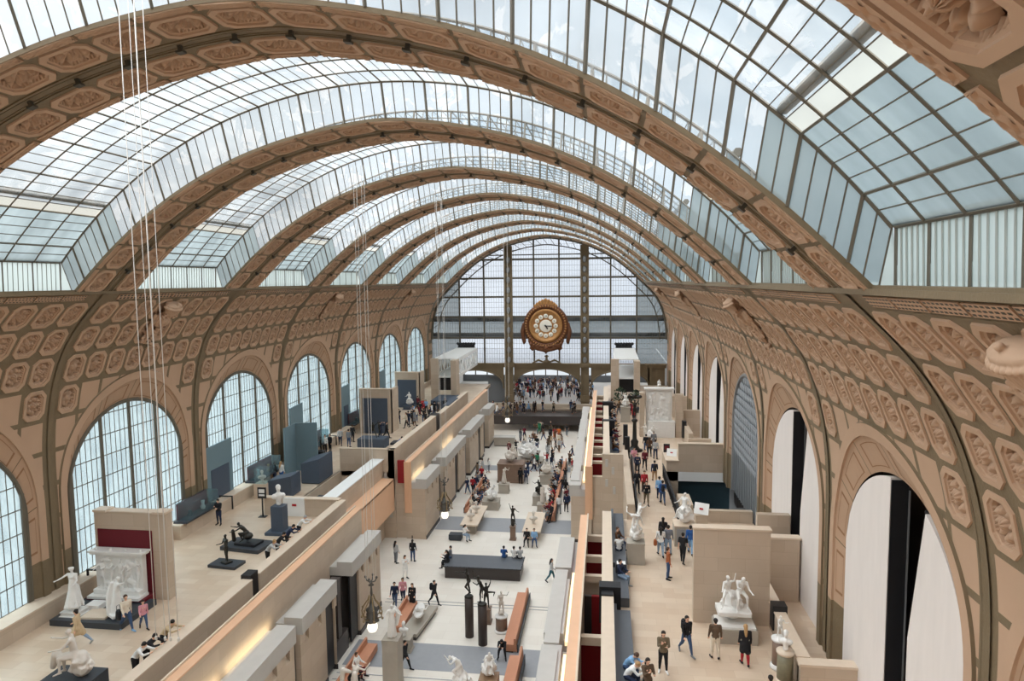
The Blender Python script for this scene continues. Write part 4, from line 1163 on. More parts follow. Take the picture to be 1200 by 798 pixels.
for k, (x, y, w) in enumerate(((-2.16, 14.6, .010), (-1.92, 14.6, .008), (-1.78, 14.6, .015), (-1.57, 14.6, .008))):
    m = MB(); m.tube([(0, 0, 0), (0, 0, 16.25)], w, 6); m.lathe([(.03, 0), (.03, .08), (.012, .1)], n=8)
    T1('hanging_cable', m, 'cable', ['thin steel cable hanging from the vault, leftmost of the four at the left', 'thin steel cable hanging from the vault, second of the four from the left', 'thick pale steel cable, thickest of the four hanging at the left', 'thin steel cable hanging from the vault, rightmost of the four at the left'][k], 'cable', (x, y, 12.6), 0, 'cables hanging from the vault')

# ------------------------------------------------------------------ furniture of the aisle
t = thing('stage_platform', 'low dark rectangular stage platform with grey top in the middle of the aisle', 'platform', (0, 47.2, 0))
MB().box(-2.8, 2.8, -1.0, 1.2, .82, .9).build('deck', 'slate2', t)
MB().box(-2.72, 2.72, -.93, 1.13, 0, .82).build('skirt', 'darkband', t)
for s, (a, b_) in ((0, ((-2.8, -1.0), (2.8, -1.0))), (1, ((2.8, -1.0), (2.8, 1.2)))):
    m = MB(); a = Vector((*a, .86)); b_ = Vector((*b_, .86)); n = 18 if s == 0 else 8
    for k in range(n + 1):
        p = a.lerp(b_, k / n); m.ell((p.x, p.y - (.03 if s == 0 else 0), p.z + .03), .045, n=6, k=5)
    m.tube([a, b_], .03, 6); m.build('edge_rail', 'black', t)
def bench(label, x, y, rz, L=3.0, h=.5, back=.85, group=None):
    t = thing('bench', label, 'bench', (x, y, 0), rz, group)
    MB().box(-.3, .3, 0, L, .1, h).build('seat', 'bench', t); MB().box(-.26, .26, .05, L - .05, 0, .1).build('plinth', 'darkband', t)
    MB().prism([(.3, .1), (.5, .1), (.42, back), (.3, back)], 'y', 0, L).build('backrest', 'bench', t)
    MB().box(.5, .56, 0, L, .05, back * .6).build('back_panel', 'charcoal', t)
    return t
bench('long terracotta bench with raised back beside the right of the two bronze columns', 3.2, 36.95, 0, 6.6)
bench('terracotta bench corner at the bottom of the aisle beside the white seated figure', 3.75, 30.2, 0, 5.6, .55, 1.1)
bench('terracotta bench along the left block behind the tall grey pedestal', -4.6, 36.2, PI, 4.6)
bench('terracotta bench below the reclining marble on its slab', -3.75, 41.6, PI, 3.4)
bench('terracotta bench behind the left marble table', -3.6, 63.4, PI, 3.6)
bench('terracotta bench between the far left sculptures', -3.6, 68.8, PI, 4.2)
bench('very long terracotta bench on the right behind the marble table', 3.85, 58.4, 0, 9.0)
bench('distant terracotta bench on the right side of the aisle', 3.9, 68.4, 0, 8.6)
# dark seat block at the left table
t = thing('stone_table', 'long pale stone display table on the left with small marbles on top', 'table', (-2.6, 54.4, 0))
MB().box(-.75, .75, 0, 5.0, .82, .95).build('tabletop', 'stonecap', t); MB().box(-.45, .45, .5, 1.3, 0, .82).build('support', 'greyped', t); MB().box(-.45, .45, 3.7, 4.5, 0, .82).build('support', 'greyped', t)
t = thing('stone_table', 'long pale stone display table on the right with one marble head on top', 'table', (2.75, 53.5, 0))
MB().box(-.75, .75, 0, 4.6, .82, .95).build('tabletop', 'stonecap', t); MB().box(-.45, .45, .5, 1.3, 0, .82).build('support', 'greyped', t); MB().box(-.45, .45, 3.3, 4.1, 0, .82).build('support', 'greyped', t)
t = thing('square_ottoman', 'dark square seat at the near end of the left stone table', 'seat', (-3.3, 53.2, 0)); MB().box(-.75, .3, 0, .7, .08, .5).build('cushion', 'charcoal', t); MB().box(-.7, .25, .05, .65, 0, .08).build('plinth', 'black', t)

# ------------------------------------------------------------------ sculptures of the aisle
def column_ped(x, y, h, r, label, group=None):
    t = thing('column_pedestal', label, 'pedestal', (x, y, 0)); 
    MB().lathe([(r, 0), (r, h * .96)], n=20).build('shaft', 'blackbrown', t); MB().lathe([(r * 1.05, h * .96), (r * .9, h * .985), (r * .6, h)], n=20).build('cap', 'bronze', t)
M['blackbrown'] = mat('dark_wood_column', (64, 54, 50), .5, var=.15)
column_ped(.63, 38.5, 2.58, .26, 'tall dark round column under the bronze dancer raising an arm, the left one')
column_ped(1.58, 37.7, 2.55, .27, 'tall dark round column under the running bronze figure, the right one')
J = skeleton(1.72, lean=14, hips=((50, 10), (-6, 0)), knees=(85, 6), arms=((150, 35), (60, 50)), elbows=(10, 40), head=(-15, 25)); m = MB(); nude(m, J); at(m, (0, 0, 0), R(-50))
TS_('dancer_statue', m, 'bronze', 'dark bronze dancer on one leg with one arm raised, on the left column', 'statue', (.63, 38.5, 2.58), 0, .022)
J = skeleton(1.72, lean=22, hips=((-50, 5), (12, 0)), knees=(30, 12), arms=((70, 30), (110, 40)), elbows=(60, 70), head=(-10, -20)); m = MB(); nude(m, J); at(m, (0, 0, 0), R(-60))
TS_('runner_statue', m, 'bronze', 'dark bronze running figure with one leg flung back, on the right column', 'statue', (1.58, 37.7, 2.55), 0, .022)
pedestal('stone_pedestal', .55, .55, .95, 'brownped', 'square brown stone pedestal under the small bronze figure with raised arm', (1.35, 40.3, 0))
J = skeleton(1.6, arms=((170, 20), (10, 20)), elbows=(10, 20), hips=((8, 4), (-4, 3))); m = MB(); nude(m, J); at(m, (0, 0, 0), R(30))
TS_('bronze_statue', m, 'bronze', 'small dark bronze nude with one arm raised on the square brown pedestal', 'statue', (1.35, 40.3, .95), 0, .025)
round_pedestal('round_pedestal', .36, 1.0, 'brownped', 'marble', 'round brown marble pedestal with white rim under the pale standing figure', (2.45, 39.3, 0))
J = skeleton(1.5, arms=((100, 40), (20, 15)), elbows=(60, 60), hips=((10, 4), (-4, 3)), head=(10, 20)); m = MB(); nude(m, J, True); m.ell((0, .1, .1), (.2, .18, .14))
TS_('pale_statue', m, 'plaster', 'pale standing nude figure on the round brown pedestal', 'statue', (2.45, 39.3, 1.0), R(20), .025)
pedestal('tall_pedestal', .85, .85, 2.76, 'greyped', 'tall plain grey stone pedestal at the bottom left of the aisle', (-2.35, 33.0, 0), base=.02, cap=.01)
J = skeleton(1.75, arms=((40, 30), (20, 40)), elbows=(60, 60), head=(12, 20), bend=8); m = MB(); nude(m, J, True); drape(m, J, 0, .11); m.chain([(.3, .2, .5), (.4, .15, 1.1), (.2, .1, 1.5)], [.1, .14, .08])
TS_('marble_statue', m, 'marble', 'white standing marble figure on the tall grey pedestal', 'statue', (-2.35, 33.0, 2.76), R(30), .03)
t = thing('stone_slab', 'grey stone slab plinth carrying the reclining marble figure', 'plinth', (-2.75, 39.0, 0), R(-6)); MB().box(-.55, .55, -1.4, 2.2, .25, .45).build('slab', 'greyped', t); MB().box(-.4, .45, -1.3, 2.1, 0, .25).build('footing', 'darkband', t)
J = skeleton(1.7, sit=.15, lean=-62, hips=((88, 6), (70, 8)), knees=(10, 60), arms=((-20, 30), (40, 60)), elbows=(60, 70)); m = MB(); nude(m, J, True); m.ell((0, .35, .05), (.3, .6, .14)); m.ell((0, -.4, .02), (.32, .7, .08))
TS_('reclining_statue', m, 'marble', 'white marble reclining figure on the low grey slab', 'statue', (-2.7, 39.4, .47), R(-170), .03)
pedestal('block_pedestal', .9, .7, .8, 'greyped', 'grey block pedestal in front of the reclining marble', (-2.85, 36.6, 0)); m = MB(); bust(m, .8)
TS_('marble_bust', m, 'marble', 'small white bust on the grey block before the reclining marble', 'bust', (-2.85, 36.6, .8), 0, .025)
pedestal('stone_pedestal', .8, .8, .9, 'stonecap', 'pale pedestal of the winged marble at the lower left edge of the aisle', (-3.45, 30.4, 0))
J = skeleton(1.85, arms=((60, 40), (50, 30)), elbows=(70, 80), lean=8, bend=14, head=(18, 20)); m = MB(); nude(m, J, True); drape(m, J, 0, .12)
for s in (-1, 1): m.chain([(s * .1, .15, 1.4), (s * .38, .38, 1.55), (s * .42, .42, .9), (s * .3, .36, .5)], [.08, .13, .11, .04])
TS_('winged_statue', m, 'plaster', 'pale winged marble figure seen from behind at the lower left of the aisle', 'statue', (-3.45, 30.4, .9), R(160), .03)
pedestal('stone_pedestal', 1.0, 1.0, .5, 'stonecap', 'low pale base of the crouching white marble at the bottom centre', (1.35, 32.4, 0))
J = skeleton(1.75, lean=26, bend=18, hips=((70, 8), (20, 6)), knees=(105, 40), arms=((60, 10), (40, 20)), elbows=(90, 100), head=(20, 30)); m = MB(); nude(m, J, True); drape(m, J, 0, .16); rocks(m, (0, .1, 0), .5, .5)
TS_('crouching_statue', m, 'marble', 'white crouching marble figure at the bottom centre of the aisle', 'statue', (1.35, 32.4, .5), R(-60), .03)
pedestal('box_pedestal', .95, .9, .95, 'brownbox', 'brown panelled box pedestal beside the terracotta bench corner', (2.75, 33.0, 0), base=.01, cap=.01) if 'brownbox' in M else pedestal('box_pedestal', .95, .9, .95, 'wood', 'brown panelled box pedestal beside the terracotta bench corner', (2.75, 33.0, 0), base=.01, cap=.01)
J = skeleton(1.5, sit=.45, lean=18, hips=((80, 8), (85, 12)), knees=(95, 100), arms=((40, 10), (50, 30)), elbows=(90, 80), head=(15, -20)); m = MB(); nude(m, J, True); rocks(m, (0, .1, 0), .42, .5)
TS_('seated_statue', m, 'marble', 'small white seated marble figure on the brown box pedestal', 'statue', (2.75, 33.0, .95), R(20), .028)
pedestal('stone_pedestal', .95, .95, .62, 'greyped', 'grey stone block under the lone white column figure in the open aisle', (2.95, 61.5, 0))
J = skeleton(1.55, arms=((10, 4), (10, 4)), elbows=(20, 20)); m = MB(); nude(m, J, True); drape(m, J, 0, .1); m.limb((0, 0, 0), (0, 0, .9), .24, .2)
TS_('marble_statue', m, 'plaster', 'slim pale figure on the grey block alone in the open aisle', 'statue', (2.95, 61.5, .62), 0, .03)
pedestal('slim_pedestal', .42, .42, 1.15, 'brownped', 'slim brown pedestal of the dark standing bronze behind the stage', (1.18, 54.0, 0))
J = skeleton(1.55, arms=((30, 30), (150, 20)), elbows=(60, 60), hips=((20, 4), (-6, 3))); m = MB(); nude(m, J); m.limb((0, 0, 0), (0, 0, .35), .17, .12)
TS_('bronze_statue', m, 'bronze', 'dark standing bronze nude on the slim brown pedestal behind the stage', 'statue', (1.18, 54.0, 1.15), R(30), .028)
for (x, y, lab) in ((-2.6, 55.4, 'small marble bust nearest on the left stone table'), (-2.5, 57.3, 'small marble bust in the middle of the left stone table'), (2.75, 55.2, 'marble head on the right stone table')):
    m = MB(); bust(m, .95); TS_('marble_bust', m, 'plaster', lab, 'bust', (x, y, .95), R(15), .028)
pedestal('grey_pedestal', 1.5, 1.4, .8, 'greyped', 'grey block under the white reclining group on the left of the aisle', (-1.9, 61.6, 0))
J = skeleton(1.8, sit=.35, lean=-35, hips=((85, 10), (60, 20)), knees=(40, 80), arms=((10, 40), (60, 60)), elbows=(60, 60)); m = MB(); nude(m, J, True); rocks(m, (0, .1, 0), .6, .4)
TS_('reclining_statue', m, 'marble', 'white reclining marble on the grey block behind the left stone table', 'statue', (-1.9, 61.6, .8), R(-120), .035)
pedestal('grey_pedestal', 1.0, 1.0, .9, 'greyped', 'pale block under the standing marble before the brown pedestal', (-1.4, 66.5, 0))
J = skeleton(1.7, lean=10, bend=12, arms=((70, 20), (50, 20)), elbows=(90, 90), head=(20, 0)); m = MB(); nude(m, J, True); drape(m, J, 0, .15)
TS_('draped_statue', m, 'plaster', 'pale draped standing marble before the large brown pedestal', 'statue', (-1.4, 66.5, .9), R(40), .035)
pedestal('brown_pedestal', 2.7, 2.0, 2.0, 'brownped', 'large square brown stone pedestal on the left of the aisle', (-1.2, 70.6, 0))
J = skeleton(1.8, sit=.5, lean=20, hips=((80, 10), (60, 15)), knees=(90, 70), arms=((60, 30), (120, 40)), elbows=(40, 40)); m = MB(); nude(m, J); rocks(m, (0, .2, 0), .7, .55); J2 = skeleton(1.7, sit=.5, lean=-10, hips=((80, 10), (60, 15)), knees=(90, 70), arms=((60, 30), (90, 40)), elbows=(60, 60)); k = len(m.v); nude(m, J2, True); at(m, (.5, .5, 0), R(120), 1, k)
TS_('marble_group', m, 'plaster', 'pale marble figure group on the large brown pedestal', 'statue', (-1.2, 70.6, 2.0), R(30), .04)
pedestal('low_plinth', 3.4, 2.2, .4, 'greyped', 'broad low plinth of the large white marble group in the far aisle', (-.2, 78.2, 0))
m = MB(); rocks(m, (0, 0, 0), 1.0, .8, 6, 14); rocks(m, (-.9, .1, 0), .6, .5, 7); rocks(m, (.9, 0, 0), .6, .55, 8)
J = skeleton(2.0, sit=.85, lean=-30, hips=((80, 10), (60, 20)), knees=(40, 80), arms=((10, 50), (120, 40)), elbows=(50, 40)); k = len(m.v); nude(m, J, True); at(m, (-.3, -.1, 0), R(-60), 1, k)
J = skeleton(1.9, sit=.8, lean=15, hips=((80, 10), (75, 15)), knees=(80, 70), arms=((60, 30), (40, 40)), elbows=(60, 60)); k = len(m.v); nude(m, J); at(m, (.6, .1, 0), R(30), 1, k)
TS_('marble_group', m, 'marble', 'large white marble group of two figures on rocks in the far aisle', 'statue', (-.2, 78.2, .4), R(-20), .045)
pedestal('dark_pedestal', 1.3, 1.2, 1.0, 'greyped', 'grey-green block pedestal amid the seated crowd on the right', (2.6, 70.0, 0))
J = skeleton(1.8, sit=.4, lean=-20, hips=((85, 10), (70, 12)), knees=(60, 90), arms=((20, 40), (60, 40)), elbows=(60, 60)); m = MB(); nude(m, J, True); rocks(m, (0, 0, 0), .6, .4)
TS_('reclining_statue', m, 'plaster', 'pale reclining marble amid the seated crowd on the right', 'statue', (2.6, 70.0, 1.0), R(100), .04)
pedestal('dark_pedestal', 1.2, 1.2, .9, 'greyped', 'grey block pedestal close to the right end of the long bench', (2.5, 63.2, 0))
J = skeleton(1.6, sit=.45, lean=15, hips=((80, 10), (85, 12)), knees=(90, 95), arms=((50, 20), (60, 30)), elbows=(80, 70)); m = MB(); nude(m, J, True); rocks(m, (0, .1, 0), .45, .5)
TS_('seated_statue', m, 'bronze', 'dark seated figure on the grey block at the right long bench', 'statue', (2.5, 63.2, .9), R(-30), .04)
# ------------------------------------------------------------------ left terrace
Z = TZ
t = thing('display_plinth', 'dark low plinth at the near left edge under the seated marble man', 'plinth', (-10.9, 21.6, Z)); MB().cbox((0, 0, .6), (1.9, 1.5, 1.2)).build('block', 'charcoal', t)
J = skeleton(2.0, sit=.62, lean=8, hips=((82, 8), (60, 14)), knees=(85, 60), arms=((45, 12), (70, 20)), elbows=(45, 30), head=(6, -10)); m = MB(); nude(m, J); rocks(m, (0, .22, 0), .42, .56); m.ell((0, -.22, .52), (.27, .36, .12)); m.limb((-.2, -.6, .55), (-.3, -.75, .1), .18, .12)
TS_('seated_statue', m, 'plaster', 'pale seated marble man at the near left edge of the left terrace', 'statue', (-10.75, 21.7, Z + 1.2), R(-60), .03)
# monument wall with crimson field
m = MB(); m.box(-16.6, -12.75, 30.05, 30.6, Z, 10.0, 0); m.box(-16.62, -15.9, 29.98, 30.62, 9.98, 10.08, 1); m.box(-13.4, -12.7, 29.98, 30.62, 9.98, 10.08, 1); m.box(-15.9, -13.4, 30.1, 30.62, 9.98, 10.02, 1); m.box(-16.42, -13.5, 30.0, 30.05, Z, 9.12, 2)
struct('wall_monument', m, ['stone', 'stonecap', 'maroon'])
t = thing('display_platform', 'low dark two-step platform before the crimson wall', 'platform', (-14.9, 28.4, Z))
MB().cbox((0, -.1, .14), (3.6, 2.5, .28)).build('step', 'charcoal', t); MB().cbox((-.1, 1.15, .2), (3.1, .85, .4)).build('step', 'maroon', t)
t = thing('marble_relief', 'large white carved marble relief with a cornice against the crimson wall', 'relief', (-15.0, 29.55, Z + .4))
MB().cbox((0, .15, 1.05), (2.5, .3, 2.1)).build('slab', 'marble', t)
m = MB(); m.cbox((0, .08, 2.12), (2.8, .55, .1)); m.cbox((0, .08, 2.2), (2.95, .62, .08)); [m.ell((x, 0, 2.28), .07, n=6, k=5) for x in (-1.2, -.4, .4, 1.2)]; m.build('cornice', 'marble', t)
m = MB(); q = random.Random(4)
for i, (x, tw) in enumerate(((-.9, 20), (-.4, -30), (.1, 10), (.55, 40), (1.0, -20))):
    J = skeleton(1.45, arms=((40 + 20 * i, 20), (30, 30)), elbows=(60, 50), hips=((15, 5), (-5, 5)), head=(10, tw)); k = len(m.v); nude(m, J, i % 2); at(m, (x, -.02, .35), R(tw), 1, k)
for i in range(14): m.ell((q.uniform(-1.1, 1.1), 0, q.uniform(.4, 1.9)), (.2, .12, .16))
m.cbox((0, -.05, .18), (2.5, .5, .36)); m.organic('carved_figures', 'marble', t, .035, 3)
m = MB(); m.cbox((0, -.2, .06), (2.75, .75, .12)); m.build('base', 'marble', t)
pedestal('marble_pedestal', .85, .7, .2, 'marble', 'low white base under the crowned marble queen', (-16.0, 27.75, Z + .28))
J = skeleton(1.85, arms=((20, 12), (70, 30)), elbows=(60, 20), hips=((10, 6), (0, 4)), head=(0, 15)); m = MB(); nude(m, J, True); drape(m, J, 0, .2, 18, 2); m.limb((0, .1, .1), (0, .1, .8), .3, .24); m.lathe([(.1, 0), (.13, .12), (.11, .13)], (0, -.03, 1.74), 10)
TS_('draped_statue', m, 'marble', 'white marble crowned figure in long robes left of the dark platform', 'statue', (-16.0, 27.75, Z + .48), R(10), .03)
J = skeleton(1.8, arms=((20, 40), (120, 50)), elbows=(40, 50), hips=((10, 6), (0, 4)), head=(10, -20), lean=6); m = MB(); nude(m, J, True); drape(m, J, 0, .14, 12, 4); m.chain([(.2, .1, 1.5), (.25, .2, .9), (.2, .25, .2)], [.1, .16, .14]); m.cbox((0, .05, .08), (.7, .6, .16))
TS_('draped_statue', m, 'marble', 'white marble draped figure with raised arm before the carved relief', 'statue', (-13.75, 27.7, Z + .28), R(150), .03)
t = thing('stone_tablet', 'flat beige tablet lying on the dark platform between the two statues', 'tablet', (-14.75, 27.75, Z + .28), R(4)); MB().cbox((0, 0, .05), (1.2, .9, .1)).build('slab', 'stonecap', t)
t = thing('marble_block', 'small white marble step beside the crowned queen', 'block', (-15.4, 28.4, Z + .28)); MB().cbox((0, 0, .12), (.7, .6, .24)).build('slab', 'marble', t)
t = thing('barrier_frame', 'small black frame on the bench end left of the crimson wall', 'frame', (-16.95, 30.4, Z + .9)); m = MB(); m.tube([(-.5, 0, -.9), (-.5, 0, .3), (.5, 0, .3), (.5, 0, -.9)], .07, 6); m.build('rail', 'black', t)
def showcase(x, y, L, label, n=2, seed=1, short=''):
    t = thing('display_case', label, 'display case', (x, y, 6.5), 0, None)
    MB().cbox((0, L / 2, .06), (.9, L + .6, .12)).build('base', 'charcoal', t)
    MB().cbox((-.38, L / 2, .62), (.08, L, 1.0)).build('back_panel', 'maroon', t)
    m = MB(); m.cbox((.42, L / 2, .62), (.02, L, 1.0)); m.cbox((0, 0, .62), (.84, .02, 1.0)); m.cbox((0, L, .62), (.84, .02, 1.0)); m.build('glass', 'glasscase', t)
    MB().cbox((0, L / 2, 1.14), (.92, L + .04, .04)).build('top', 'glasscase', t)
    q = random.Random(seed)
    for i in range(n):
        m = MB(); y_ = L * (i + .6) / (n + .3); h = q.uniform(.3, .6); m.lathe([(.12, 0), (.16, h * .3), (.09, h * .6), (.12, h)], n=12)
        o = m.build('vase', ('gold', 'bronze', 'marble')[(i + seed) % 3]); o.location = (x - .05, y + y_, 6.62)
        tag(o, ('gilded', 'dark bronze', 'white')[(i + seed) % 3] + ' ' + ('vase', 'vessel', 'figurine base')[i % 3] + ' inside the ' + short + (' at the near end' if i == 0 else (' in the middle' if i == 1 and n > 2 else ' at the far end')), 'vase')
showcase(-17.28, 38.1, 3.2, 'crimson-backed glass display case by the second window', 2, 1, short='case by the second window')
showcase(-17.28, 46.6, 3.6, 'crimson-backed glass display case with white pieces by the blue screen', 2, 2, short='case by the blue screen')
showcase(-17.28, 56.6, 3.2, 'crimson-backed glass display case by the third window', 1, 3, short='case by the third window')
showcase(-17.28, 66.8, 3.0, 'small distant crimson display case by the fourth window', 1, 4, short='distant case by the fourth window')
def wframe(x, y, label):
    t = thing('barrier_frame', label, 'frame', (x, y, 6.5)); m = MB(); m.tube([(-.45, 0, -.8), (-.45, 0, .1), (.45, 0, .1), (.45, 0, -.8)], .06, 6); m.build('rail', 'black', t)
wframe(-17.3, 43.0, 'black frame at the end of the display case bench by the second window'); wframe(-17.3, 61.5, 'black frame at the end of the bench by the third window')
# grey-teal panels set into the windows
def winpanel(y0, y1, z1, label, door=None):
    t = thing('window_screen', label, 'screen', (-17.82, (y0 + y1) / 2, Z))
    w = y1 - y0; MB().prism([(-w / 2, 0), (w / 2, 0), (w / 2, z1 - Z + .1), (-w / 2, z1 - Z)], 'x', -.12, .0).build('panel', 'teal', t)
    if door: MB().box(.0, .03, door[0], door[1], .7, door[2]).build('opening', 'slate', t)
winpanel(41.5, 44.9, 10.2, 'grey-teal screen with a dark opening in the second window', (-1.0, 1.2, 3.0))
winpanel(54.2, 56.6, 10.6, 'grey-teal screen in the third window behind the blue screen', None)
winpanel(65.5, 67.8, 10.6, 'grey-teal screen with dark doorway in the fourth window', (-.6, .6, 3.0))
winpanel(77.5, 79.6, 10.6, 'distant grey-teal screen with dark doorway in the fifth window', (-.5, .5, 3.0))
t = thing('blue_screen', 'blue-grey free-standing wall screen between the second and third windows', 'screen', (-16.4, 53.0, Z)); MB().prism([(-.55, 0), (1.4, 0), (1.4, 4.1), (-.55, 4.0)], 'y', 0, .15).build('panel', 'teal', t); MB().box(-.55, -.45, -2.0, .1, 0, 4.0).build('side_panel', 'teal', t)
pedestal('dark_pedestal', .78, .7, 1.75, 'slate', 'tall slate-blue pedestal of the white child bust', (-11.6, 39.4, Z), base=.3, cap=.0)
m = MB(); bust(m, 1.15); TS_('marble_bust', m, 'marble', 'white marble bust of a child on the slate-blue pedestal', 'bust', (-11.6, 39.4, Z + 1.75), R(40), .025)
t = thing('dark_plinth', 'low dark plinth under the crouching bronze woman', 'plinth', (-12.4, 36.9, Z), R(-8)); MB().cbox((0, 0, .11), (2.6, 1.6, .22)).build('platform', 'charcoal', t); MB().cbox((.1, 0, .29), (1.4, .9, .14)).build('base', 'black', t)
J = skeleton(1.75, sit=.42, lean=32, bend=12, hips=((95, 6), (60, 10)), knees=(120, 130), arms=((60, 8), (70, 10)), elbows=(20, 30), head=(-10, 0)); m = MB(); nude(m, J, True); m.ell((0, .05, .2), (.3, .3, .22)); m.limb((-.1, -.75, 0), (-.1, -.8, .55), .13, .1)
TS_('crouching_bronze', m, 'bronze', 'dark bronze crouching woman on the low dark plinth', 'statue', (-12.4, 36.9, Z + .36), R(-70), .025)
t = thing('dark_plinth', 'low dark plinth under the standing bronze girl', 'plinth', (-12.2, 34.3, Z), R(-6)); MB().cbox((0, 0, .08), (1.7, 1.0, .16)).build('platform', 'charcoal', t)
J = skeleton(1.6, arms=((10, 6), (20, 8)), elbows=(50, 70), hips=((4, 3), (-2, 3)), head=(4, 10)); m = MB(); nude(m, J, True); m.cbox((0, 0, .05), (.5, .45, .1))
TS_('standing_bronze', m, 'bronze', 'dark bronze standing girl on the low dark plinth', 'statue', (-12.2, 34.3, Z + .16), R(-30), .022)
t = thing('sign_stand', 'black sign stand with a white notice near the white bust in its case', 'sign', (-14.1, 42.0, Z)); m = MB(); m.cbox((0, 0, .02), (.5, .4, .04)); m.tube([(0, 0, 0), (0, 0, 1.3)], .05, 6); m.build('post', 'black', t); MB().cbox((0, -.02, 1.65), (.6, .06, .75)).build('board', 'black', t); m = MB(); m.cbox((0, -.06, 1.78), (.4, .02, .25)); m.cbox((0, -.06, 1.5), (.4, .02, .12)); m.build('notice', 'label', t)
t = thing('glass_vitrine', 'square glass vitrine on a pale pedestal by the third window', 'display case', (-16.2, 46.0, Z)); MB().cbox((0, 0, .55), (.9, .9, 1.1)).build('pedestal', 'stonecap', t); MB().cbox((0, 0, 1.65), (.8, .8, 1.1)).build('glass', 'glasscase', t)
m = MB(); bust(m, .8); TS_('marble_bust', m, 'plaster', 'pale bust inside the square glass vitrine', 'bust', (-16.2, 46.0, Z + 1.1), R(30), .03)
for x0, y0, w, d, h, lab in ((-15.9, 46.0, 1.9, 1.6, 1.2, 'dark slate cabinet at the stair edge with sloping side, the nearer one'), (-14.9, 49.4, 1.6, 2.6, 1.6, 'tall dark slate cabinet at the stair edge, the farther one')):
    t = thing('slate_cabinet', lab, 'cabinet', (x0 + w / 2, y0 + d / 2, Z)); MB().prism([(-w / 2 + .1, .08), (w / 2, .08), (w / 2, h + .4), (-w / 2 + .1, h)], 'y', -d / 2, d / 2).build('body', 'slate', t); MB().cbox((0, 0, .04), (w - .2, d - .2, .08)).build('plinth', 'black', t)
for k, (x, y, w, h) in enumerate(((-12.5, 45.5, .9, 1.0), (-11.9, 46.6, .8, 1.5), (-11.2, 48.4, 1.0, 1.3), (-10.9, 50.0, .8, 1.7))):
    t = thing('slate_box', ['small slate stair-well box nearest the cross wall', 'second slate stair-well box, taller than its neighbour', 'third slate box down in the stair well', 'tall slate box deepest in the stair well'][k], 'box', (x, y, 4.0)); MB().cbox((0, 0, h / 2), (w, w, h)).build('body', 'slate', t); MB().cbox((0, 0, h + .03), (w + .06, w + .06, .06)).build('lid', 'charcoal', t)
m = MB(); m.box(-13.3, -10.3, 44.8, 53.2, 3.8, 4.0); struct('floor_stair_left', m, ['tfloor'])
pedestal('dark_pedestal', .6, .6, .9, 'black', 'dark pedestal of the bronze by the window bench', (-16.1, 56.2, Z)); J = skeleton(1.3, arms=((90, 30), (60, 30)), elbows=(40, 40)); m = MB(); nude(m, J); TS_('bronze_statue', m, 'bronze', 'small dark bronze figure on the dark pedestal by the third window', 'statue', (-16.1, 56.2, Z + .9), R(-40), .03)
# two stone niches farther along
def niche(x0, x1, y, z1, k):
    m = MB(); m.box(x0, x1, y, y + .5, Z, z1, 0); m.box(x0 + .35, x1 - .35, y - .03, y, Z, z1 - .9, 1); m.box(x1 - .3, x1, y - .1, y + 2.6, Z, z1 - .05, 0); m.box(x0 - .02, x1 + .02, y - .06, y + .52, z1, z1 + .06, 2)
    struct('wall_niche' if k == 0 else 'wall_niche.001', m, ['stone', 'slate', 'stonecap'])
niche(-16.6, -13.2, 67.2, 10.2, 0); niche(-17.3, -14.2, 81.6, 10.0, 1)
t = thing('dark_plinth', 'broad slate plinth with bronze tangle before the first stone niche', 'plinth', (-13.2, 61.6, Z)); MB().cbox((0, 0, .45), (2.6, 1.6, .9)).build('block', 'slate', t)
t = thing('dark_plinth', 'flat slate plate on the floor beside the slate plinth', 'plinth', (-11.0, 63.0, Z)); MB().cbox((0, 0, .1), (1.6, 1.2, .2)).build('block', 'charcoal', t)
J = skeleton(1.7, lean=12, hips=((50, 20), (-30, 15)), knees=(60, 50), arms=((150, 50), (60, 60)), elbows=(50, 60)); m = MB(); nude(m, J); J = skeleton(1.5, lean=-10, hips=((20, 10), (-10, 15)), arms=((100, 50), (90, 40))); k = len(m.v); nude(m, J); at(m, (.6, .2, 0), R(100), 1, k)
TS_('bronze_group', m, 'bronze', 'dark bronze pair of figures with raised arms on the slate plinth', 'statue', (-13.2, 61.6, Z + .9), R(20), .035)
pedestal('dark_pedestal', 1.3, 1.0, .5, 'slate', 'slate base under the white seated figure in the second stone niche', (-15.2, 80.6, Z), base=.1)
J = skeleton(1.7, sit=.5, hips=((82, 8), (80, 8)), knees=(90, 90), arms=((30, 20), (40, 20)), elbows=(60, 60)); m = MB(); nude(m, J, True); rocks(m, (0, .1, 0), .45, .5)
TS_('seated_statue', m, 'marble', 'white seated marble figure in the second stone niche', 'statue', (-15.2, 80.6, Z + .5), 0, .035)
